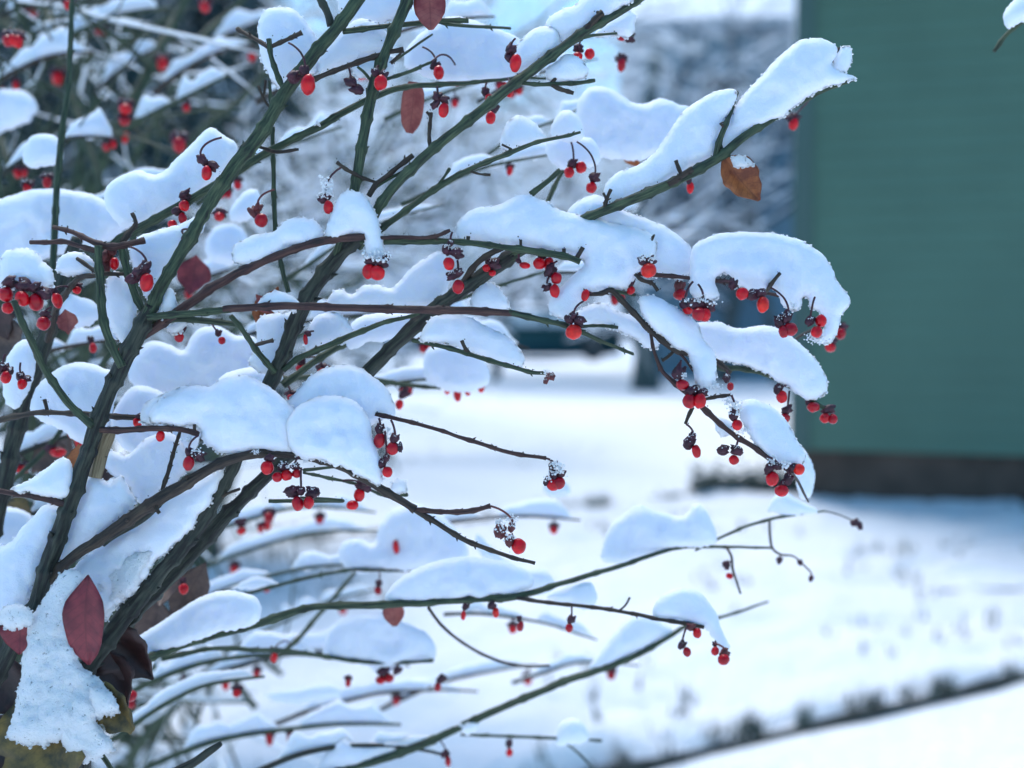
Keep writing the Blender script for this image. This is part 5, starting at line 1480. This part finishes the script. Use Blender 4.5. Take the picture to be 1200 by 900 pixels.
I([(858, 184), (868, 182), (880, 188), (882, 194), (872, 197), (860, 192)], -.3, mat='snow_rough', rough=1.6, k=.5, label='snow patch on the curled orange leaf')
I([(148, 768), (153, 752), (175, 738), (205, 718), (235, 700), (262, 692), (295, 697), (306, 710), (303, 728), (278, 738), (255, 742), (215, 757), (182, 772), (178, 792), (164, 778)], 6.4, label='snow bank on the low green branch beneath the brown leaves')
I([(452, 702), (462, 684), (485, 668), (515, 656), (545, 652), (580, 656), (610, 664), (625, 680), (615, 694), (580, 701), (520, 705), (480, 708)], 7.2, label='smooth snow bank above the round reddish leaf on the low branch')
I([(380, 772), (382, 748), (392, 730), (415, 720), (448, 718), (475, 730), (500, 742), (510, 758), (508, 774), (485, 778), (460, 786), (450, 798), (435, 784), (405, 776)], 12.4, label='blurred snow cushion over a row of dark red berries')
I([(705, 655), (712, 622), (728, 604), (748, 592), (768, 598), (800, 604), (815, 590), (828, 598), (838, 620), (836, 638), (800, 641), (765, 650), (735, 660)], 9, label='double snow peak on the low branch near the lawn edge')
I([(765, 722), (768, 706), (785, 692), (805, 688), (824, 696), (838, 716), (846, 738), (856, 758), (848, 766), (838, 752), (826, 738), (800, 730), (780, 727)], 6.2, label='snow drip over the last two berries of the low twig')
I([(690, 782), (706, 760), (725, 735), (748, 718), (775, 728), (790, 742), (768, 756), (735, 772), (705, 786)], 12.2, label='blurred snow wedge on the lowest long branch')
I([(640, 700), (660, 688), (690, 682), (700, 700), (690, 715), (665, 708)], 7.8, label='pale snow pad at the fork of the low twig')
I([(372, 905), (380, 884), (394, 866), (405, 862), (414, 870), (440, 870), (470, 864), (490, 862), (520, 862), (490, 876), (450, 890), (410, 903)], 12.2, label='snow strip on the lowest branch with a small upright peak')
I([(398, 655), (400, 638), (418, 630), (438, 636), (446, 612), (462, 596), (485, 590), (512, 600), (535, 620), (548, 645), (540, 664), (500, 668), (440, 672), (410, 668)], 13.4, label='broad blurred snow pillow under the arching branch tip')
I([(560, 625), (585, 650), (612, 665), (640, 668), (650, 690), (620, 696), (590, 670), (560, 645)], 11, label='pale snow bridge beneath the forked branch tip')
I([(636, 570), (642, 562), (655, 560), (665, 565), (668, 578), (655, 584), (640, 580)], 14, label='faint snow ball far under the thin red twig')
I([(457, 577), (460, 564), (468, 560), (476, 566), (477, 577), (468, 581)], 3.6, label='small round snow ball on a green twig end')
I([(650, 872), (655, 850), (668, 842), (684, 848), (690, 866), (672, 872)], 13.6, label='small snow cap on the thin lowest twig')
I([(530, 852), (545, 845), (560, 842), (560, 855), (545, 862)], 12, label='tiny snow cap where the lowest twig forks')
I([(1176, 22), (1180, 8), (1194, -4), (1225, -20), (1250, -20), (1240, 4), (1215, 20), (1195, 27), (1182, 33)], 5.6, label='snow tip poking in at the top corner over the green wall')
I([(122, 350), (126, 326), (138, 318), (150, 332), (158, 352), (160, 376), (148, 402), (136, 394), (124, 372)], .9, label='tall snow wedge inside the whorl of the main stem')
I([(152, 300), (160, 280), (182, 270), (212, 262), (240, 250), (238, 270), (220, 282), (202, 310), (190, 330), (184, 352), (172, 352), (162, 330)], 1.8, label='snow bank behind the berry with the curved purple husk')
I([(66, 316), (70, 302), (82, 295), (98, 297), (110, 308), (108, 322), (88, 323), (72, 322)], .5, label='small rounded snow cap near the whorl twigs')
I([(0, 335), (0, 305), (15, 292), (35, 292), (50, 305), (62, 318), (62, 335), (40, 340), (18, 338)], -1.4, rough=1.8, label='crusty snow above the cluster of four large berries')
I([(186, 368), (188, 350), (200, 338), (208, 356), (208, 367)], .2, rough=1.6, label='snow scrap in the crotch of the main fork')
I([(192, 385), (202, 380), (218, 374), (218, 384), (205, 392)], 1.2, rough=1.6, label='snow scrap beneath the main fork')
I([(-20, 340), (-20, 245), (10, 230), (40, 222), (70, 222), (105, 227), (130, 236), (152, 226), (172, 234), (168, 252), (146, 270), (130, 282), (100, 292), (70, 300), (40, 310), (10, 330)], 8, cap=25, label='wide blurred snow bank behind the whorl of purple twigs')
I([(122, 235), (130, 214), (158, 200), (185, 204), (205, 188), (225, 168), (245, 150), (260, 156), (278, 172), (270, 195), (248, 215), (225, 236), (195, 250), (165, 264), (140, 262)], 4.6, label='soft snow ridge running behind the main cane')
I([(26, 188), (32, 165), (45, 157), (62, 158), (72, 170), (72, 188), (50, 196), (34, 196)], 9, label='blurred snow cap above a hanging pair of berries')
I([(-20, 160), (-20, 110), (5, 104), (30, 108), (44, 125), (30, 145), (10, 152)], 20, label='blurred snow cushion near the upper cluster of berries')
I([(150, 440), (160, 414), (178, 400), (200, 404), (216, 410), (230, 388), (255, 382), (275, 392), (298, 395), (312, 420), (308, 448), (280, 456), (240, 462), (200, 462), (165, 456)], 6.6, cap=25, label='lobed blurred snow bank behind the main fork')
I([(35, 478), (45, 452), (68, 432), (95, 424), (122, 432), (140, 440), (135, 470), (125, 500), (100, 520), (65, 500), (45, 490)], 4.4, cap=25, label='snow bank across the green stem beside the main stem')
I([(130, 500), (140, 470), (160, 452), (190, 460), (200, 480), (230, 500), (228, 530), (190, 545), (150, 530)], 5.6, label='blurred snow behind the short red side branch')
I([(4, 445), (8, 420), (24, 400), (38, 402), (42, 430), (34, 460), (20, 478), (6, 470)], 4.6, label='narrow snow pad behind the small frosted husks')
I([(66, 360), (75, 345), (95, 348), (112, 356), (116, 374), (95, 384), (72, 380)], 6, label='blurred snow pad behind the whorl stems')
I([(500, 410), (525, 404), (560, 415), (575, 440), (565, 455), (530, 458), (500, 446)], 9.6, label='soft snow pad over a blurred row of dark berries')
I([(-20, 640), (-20, 600), (20, 595), (40, 612), (30, 640), (0, 650)], 8, label='blurred snow behind the reddish stub')
I([(260, 500), (300, 470), (330, 440), (300, 430), (262, 440), (240, 470)], 4.5, label='snow filling behind the big rounded mound')
I([(470, 668), (520, 665), (500, 655), (478, 652), (462, 660)], 13.4, label='thin snow on the blurred middle twig')
I([(180, 700), (230, 690), (300, 692), (330, 686), (300, 676), (262, 690), (220, 682)], 13, label='thin snow strip behind the low branch')
I([(270, 245), (285, 226), (300, 222), (306, 236), (300, 252), (284, 262), (272, 258)], 10, label='blurred snow knob between cane and thin upright twig')
I([(240, 290), (250, 268), (270, 262), (288, 272), (290, 300), (270, 312), (250, 306)], 14, label='blurred snow knob below the main cane')
I([(395, 820), (400, 810), (385, 800), (340, 808), (310, 815), (330, 825)], 18, label='very soft snow lobe near the bottom')
I([(938, 524), (948, 534), (955, 556), (951, 576), (940, 584), (933, 566), (932, 540)], 7, k=.8, label='tall blurred snow lobe at the corner of the green house')
I([(900, 600), (915, 575), (935, 585), (958, 598), (940, 604)], 10, label='low blurred snow pad on the end of the lowest level twig')
# frost crumbs along the stems, as parts of the shrub
rs = random.Random(4)
fb = MB()
for (x, y, z, r) in [(190, 375, -.6, 1), (230, 530, -.9, 5), (440, 300, -1, 6), (655, 545, -.5, 6), (382, 214, -.4, 7), (383, 224, -.5, 6), (600, 608, -.6, 5), (855, 470, -.4, 5), (862, 476, -.6, 6), (840, 452, -.4, 5), (320, 145, 1.2, 3), (372, 145, 1.2, 3), (220, 515, -.6, 5), (862, 338, -.8, 2), (960, 398, -.8, 6), (952, 396, -.9, 5), (930, 358, -.9, 3), (640, 436, -.3, 3), (585, 612, -.6, 4), (455, 505, -.6, 5), (360, 535, -.8, 3), (380, 540, -.8, 3), (300, 530, -.8, 3), (870, 505, -.3, 5), (905, 540, -.8, 5), (920, 545, -.8, 5), (800, 440, -.6, 4), (830, 455, -.6, 4)]:
    fb = MB()
    frost_blob(fb, P(x, y, D(z)), r * D(z) / FPX * 1.1, 40, rs)
    fb.build('frost', M['frost'], shrub)
# dark bark specks and crumbs stuck in the snow next to the stems
rs = random.Random(8)
cb = MB()
for (x, y, z, r) in SAMPLES:
    if abs(z) > 3 or rs.random() > .55: continue
    for _ in range(1):
        a = rs.uniform(-1, 1)
        k = rs.uniform(.35, .95)
        cb.blob(P(x + rs.uniform(-1, 1) * (r + 2), y - r * .7 + rs.uniform(-2.5, 1.5), D(z) - r * .4 / FPX * .46), k * .0004, k * .0003, k * .0004, 5, 3, nz=.5, seed=rs.uniform(0, 9))
cb.build('bark_crumbs', M['old'], shrub)['kind'] = 'stuff'

# =================================================================== the blurred shrub behind
back = empty('background_shrub', (-0.75, 1.25, 0))
tag(back, 'blurred thicket shrub with dark canes and snow behind the upper branches', 'shrub')
bt = Tree(101)


def bstem(pts, mat='green', sides=7):
    c = catmull(pts, 10)
    W = [P(x, y, D(z)) for x, y, z, r in c]
    rad = [r / FPX * D(z) for x, y, z, r in c]
    b = MB(); b.tube(W, rad, sides, ridge=.08)
    b.build('branch', M[mat], back)
    return W, rad


def bgrow_from(W, rad, n, L, maxlev=2, sn=.12):
    for k in range(n):
        i = int(len(W) * (k + .5) / n)
        i = max(1, min(len(W) - 2, i))
        dd = (W[i + 1] - W[i - 1]).normalized()
        s = Matrix.Rotation(bt.r.uniform(0, 6.28), 3, dd) @ dd.orthogonal().normalized()
        bt.grow(W[i], dd * .5 + s * .8 + Vector((0, 0, .1)), L * bt.r.uniform(.6, 1.2), rad[i] * .6, 1, maxlev, wig=.28, up=.05, kids=3, spread=.75, snow=(sn if bt.r.random() < .4 else 0), segs=5)


for pts in ([(30, -20, 30, 4.5), (50, 10, 30, 5), (66, 40, 28, 5), (78, 100, 26, 5), (100, 160, 24, 5), (118, 225, 22, 5), (120, 330, 22, 6), (60, 600, 26, 8), (30, 1000, 40, 10), (20, 1500, 60, 11)],
            [(225, -15, 34, 5), (205, 22, 33, 6), (185, 60, 31, 6.5), (168, 96, 30, 7), (148, 130, 29, 7), (120, 185, 28, 8), (95, 260, 28, 9), (70, 400, 30, 10), (40, 800, 44, 12), (30, 1400, 62, 13)],
            [(12, -15, 24, 3), (25, 22, 24, 3), (48, 52, 25, 3), (70, 62, 26, 2.4)],
            [(-5, 150, 30, 5), (12, 205, 28, 5), (30, 300, 28, 6), (40, 420, 30, 7), (10, 900, 46, 9), (10, 1400, 60, 9)],
            [(290, -10, 44, 4), (270, 15, 44, 4), (240, 40, 42, 4), (215, 75, 40, 4), (190, 130, 38, 4), (150, 200, 36, 5), (110, 330, 38, 6), (60, 700, 50, 8), (40, 1300, 70, 9)],
            [(160, -10, 50, 4), (135, 60, 48, 5), (105, 140, 46, 5), (80, 260, 44, 6), (60, 400, 44, 6), (40, 800, 56, 8), (40, 1300, 72, 8)],
            [(95, -10, 60, 4), (90, 60, 58, 5), (95, 150, 55, 6), (90, 300, 52, 7), (70, 500, 54, 8), (50, 1200, 72, 9)],
            [(-10, 20, 40, 5), (60, 60, 40, 5), (130, 70, 42, 4), (180, 62, 45, 3)],
            [(330, 60, 70, 4), (290, 110, 66, 4), (240, 150, 62, 5), (190, 220, 60, 6), (140, 330, 60, 7), (80, 700, 66, 9), (60, 1200, 80, 9)],
            [(0, 430, 34, 5), (60, 385, 32, 5), (110, 378, 30, 5), (150, 368, 30, 4), (220, 350, 32, 3)],
            [(-10, 360, 26, 8), (10, 330, 26, 7), (20, 290, 27, 6), (5, 220, 28, 5)],
            [(250, 470, 30, 6), (200, 520, 32, 7), (150, 640, 34, 7), (100, 900, 44, 8), (80, 1300, 60, 8)],
            [(430, 320, 60, 3), (380, 350, 56, 4), (300, 372, 52, 5), (240, 420, 50, 6), (180, 560, 52, 7), (120, 1100, 66, 8)],
            [(300, 830, 34, 4), (260, 790, 34, 4), (200, 830, 34, 5), (150, 900, 36, 6), (100, 1100, 44, 7)],
            [(330, 790, 40, 3), (280, 760, 38, 4), (230, 800, 37, 4), (180, 870, 38, 5), (120, 1050, 46, 6)],
            ):
    W, rad = bstem(pts)
    k = [i for i in range(len(W)) if W[i].z > .55]
    bgrow_from([W[i] for i in k], [rad[i] for i in k], 12, .20)
bt.crown.build('twigs', M['green'], back)['kind'] = 'stuff'
bs = bt.snow.build('snow_cover', M['snow'], None)
tag(bs, 'snow lying along the blurred canes of the shrub behind', kind='stuff')
# its own blurred fruits
NEARROOT = shrub
for (x, y, z, rx, ry) in [(15, 47, 12, 6, 7), (68, 92, 26, 7, 8), (147, 128, 16, 7, 7), (146, 142, 16, 6, 6), (80, 6, 14, 5, 6), (190, 75, 28, 6, 8), (210, 170, 16, 8, 9), (240, 8, 20, 6, 8), (32, 221, 10, 5, 6), (55, 214, 10, 5, 7), (9, 48, 12, 6, 7), (21, 49, 12, 6, 7), (130, 355, 20, 7, 8), (78, 376, 12, 10, 12), (225, 410, 16, 5, 6), (4, 395, 22, 8, 8)]:
    fruit([(x, y, rx, ry)], [(x - 3, y - ry, rx * 1.1, 60), (x + 4, y - ry, rx, 0)], z=z, frost=.5, nostalk=True, parent=back)

# layered blurred side branches, each with its snow ridge and hanging fruits
rs = random.Random(77)
ridge_group = 'blurred snow ridges on the side branches behind'


def side_branch(x0, y0, dx, dy, arc, z, r, h, nf, segs=((.1, .9),)):
    n = 9
    path = []
    for i in range(n):
        t = i / (n - 1)
        path.append((x0 + dx * t + 3 * noise.noise(Vector((t * 3, x0, 1))), y0 + dy * t - arc * math.sin(t * math.pi) + 5 * noise.noise(Vector((t * 2.5, y0, 5))), z + 2.5 * t * noise.noise(Vector((x0, y0, 2))), r * (1 - .6 * t)))
    W, rad = bstem(path, rs.choice(('green', 'old', 'brown')), 6)
    c = catmull(path, 6)
    for (t0, t1) in segs:
        i0, i1 = int(t0 * (len(c) - 1)), int(t1 * (len(c) - 1))
        if i1 - i0 < 3: continue
        low, top = [], []
        m_ = max(5, int((i1 - i0) / 2.2))
        ph = rs.uniform(0, 90)
        for k in range(m_ + 1):
            t = k / m_
            q = c[int(i0 + (i1 - i0) * t)]
            env = min(1, math.sin(t * math.pi) * 1.7) ** .6 if 0 < t < 1 else 0.15
            hh = h * env * (1 + .75 * noise.noise(Vector((t * 3.3, ph, 0))) + .3 * noise.noise(Vector((t * 9, ph, 3))))
            low.append((q[0], q[1] + q[3] * .2 + (h * .28 * max(0, noise.noise(Vector((t * 5, ph, 8)))) if 0 < t < 1 else 0)))
            top.append((q[0] + h * .1, q[1] - max(2, hh)))
        I(low[::-1] + top, float(c[(i0 + i1) // 2][2]) + .3, label='blurred snow ridge on a side branch behind the main canes', group=ridge_group, step=5, rough=1.4)
    for k in range(nf):
        q = c[int(len(c) * rs.uniform(.15, .98)) - 1]
        xx = q[0] + rs.uniform(-3, 3); yy = q[1] + rs.uniform(9, 17)
        bl = [(xx, yy, rs.uniform(3.5, 5), rs.uniform(4.5, 6.5))]
        if rs.random() < .4: bl.append((xx + 8, yy - rs.uniform(0, 4), 4, 5))
        fruit(bl, None, z=float(q[2]), frost=.3, stalk=(q[0], q[1], float(q[2])), parent=back)


SB = [  # lower left
    (120, 830, 260, -60, 26, 14, 4, 20, 2), (170, 900, 300, -50, 20, 18, 4, 22, 2), (110, 880, 200, -90, 18, 12, 4, 18, 1), (220, 800, 260, -20, 24, 22, 3.5, 20, 2),
    (200, 720, 240, -60, 16, 18, 3.5, 16, 1), (230, 670, 220, -50, 14, 24, 3, 15, 1), (250, 620, 190, -20, 14, 20, 3, 16, 2), (320, 850, 240, -40, 16, 22, 3, 16, 1),
    (300, 905, 220, -20, 22, 12, 4, 20, 0), (440, 640, 240, -30, 18, 18, 3, 18, 1), (520, 720, 180, 30, 10, 16, 2.4, 12, 1),
    (600, 800, 150, -20, 12, 22, 2.4, 11, 1), (430, 840, 200, -60, 14, 26, 3, 14, 1), (280, 760, 160, -70, 10, 30, 3, 14, 1), (150, 780, 120, -70, 10, 16, 4, 16, 1),
    # mid left
    (-20, 560, 190, -60, 18, 10, 4, 20, 2), (-20, 450, 170, -50, 16, 11, 4, 18, 2), (0, 620, 150, -40, 12, 9, 4, 18, 1), (150, 560, 200, -60, 20, 10, 4, 22, 2),
    (160, 480, 190, -50, 18, 14, 4, 20, 2), (230, 420, 230, -50, 18, 12, 3.5, 20, 2), (330, 400, 230, -30, 18, 14, 3, 20, 2), (400, 470, 160, -20, 14, 12, 3, 18, 2),
    (180, 360, 170, -60, 14, 18, 3.5, 18, 1), (470, 400, 150, 10, 14, 12, 3, 18, 2),
    # upper left and centre
    (-20, 220, 160, -60, 20, 16, 4, 22, 2), (40, 290, 180, -90, 14, 14, 4, 20, 1), (120, 180, 150, -90, 12, 22, 4, 20, 2), (-20, 110, 130, -50, 14, 22, 4, 22, 2),
    (60, 60, 140, -50, 14, 26, 4, 20, 1), (180, 110, 120, -60, 12, 26, 3.5, 18, 1), (0, 20, 110, -20, 10, 30, 4, 18, 1), (230, 240, 170, -90, 14, 14, 3.5, 18, 2),
    (300, 120, 180, -50, 14, 16, 3, 18, 1), (420, 60, 160, -40, 12, 12, 3, 20, 1), (450, 140, 190, -50, 14, 14, 3, 16, 2), (470, 240, 200, -60, 14, 10, 3, 16, 1),
    (560, 190, 150, -70, 10, 12, 2.6, 14, 1), (330, 330, 190, -90, 14, 12, 3, 16, 1), (560, 120, 140, -50, 10, 14, 2.6, 14, 1), (640, 320, 110, 30, 12, 10, 2.4, 14, 1),
    (620, 300, 140, -60, 8, 20, 2.2, 10, 0), (110, 110, 90, -60, 8, 34, 3.5, 20, 0), (240, 60, 90, -40, 8, 36, 3.5, 20, 0)]
for (x0, y0, dx, dy, arc, z, r, h, nf) in SB:
    u_ = rs.uniform(.0, .25)
    sg = ((.05 + u_, .5 + u_ * .4), (.6, .97)) if rs.random() < .5 else ((.08, .93),)
    side_branch(x0, y0, dx, dy, arc, z, r, h, nf, sg)
print('objects', len(bpy.data.objects), 'faces', sum(len(m.polygons) for m in bpy.data.meshes))

# a second, finer thicket standing beyond, its arching canes laced with snow
lace = empty('background_thicket', (-1.0, 2.6, 0))
tag(lace, 'fine twigged thicket laced with snow, arching up behind the crossing green canes', 'shrub')
T = Tree(211)
for k in range(13):
    d0 = T.r.uniform(2.1, 3.4)
    tx = 350 + 21 * k; ty = T.r.uniform(60, 300)
    pts = [Vector((-1.0 + T.r.uniform(-.15, .15), 2.6 + T.r.uniform(-.2, .2), 0)), P(120 + 9 * k, 700, 2.6), P(190 + 14 * k, 420 - 3 * k, 2.6), P(tx - 60, ty + 60, d0), P(tx, ty, d0), P(tx + 36, ty - 30 + 4 * k, d0)]
    cc = catmull([tuple(q) + (0, 0, 0) for q in pts], .09)
    W = [Vector(q[:3]) for q in cc]
    rad = [.010 * (1 - .75 * i / len(W)) for i in range(len(W))]
    mb = MB(); mb.tube(W, rad, 6)
    mb.build('cane', M['green'], lace)
    T.cover(W[len(W) // 2:], rad[len(W) // 2:], .35)
    for j in range(15):
        i = int(len(W) * T.r.uniform(.42, .98)); i = min(i, len(W) - 2)
        dd = (W[i + 1] - W[i - 1]).normalized()
        sdv = Matrix.Rotation(T.r.uniform(0, 6.28), 3, dd) @ dd.orthogonal().normalized()
        T.grow(W[i], dd * .6 + sdv * .8, .32 * T.r.uniform(.6, 1.2), .005, 1, 3, wig=.3, up=.06, kids=3, spread=.75, snow=.36, segs=5)
T.crown.build('twigs', M['green'], lace)['kind'] = 'stuff'
T.snow.build('snow_cover', M['snow'], lace)['kind'] = 'stuff'
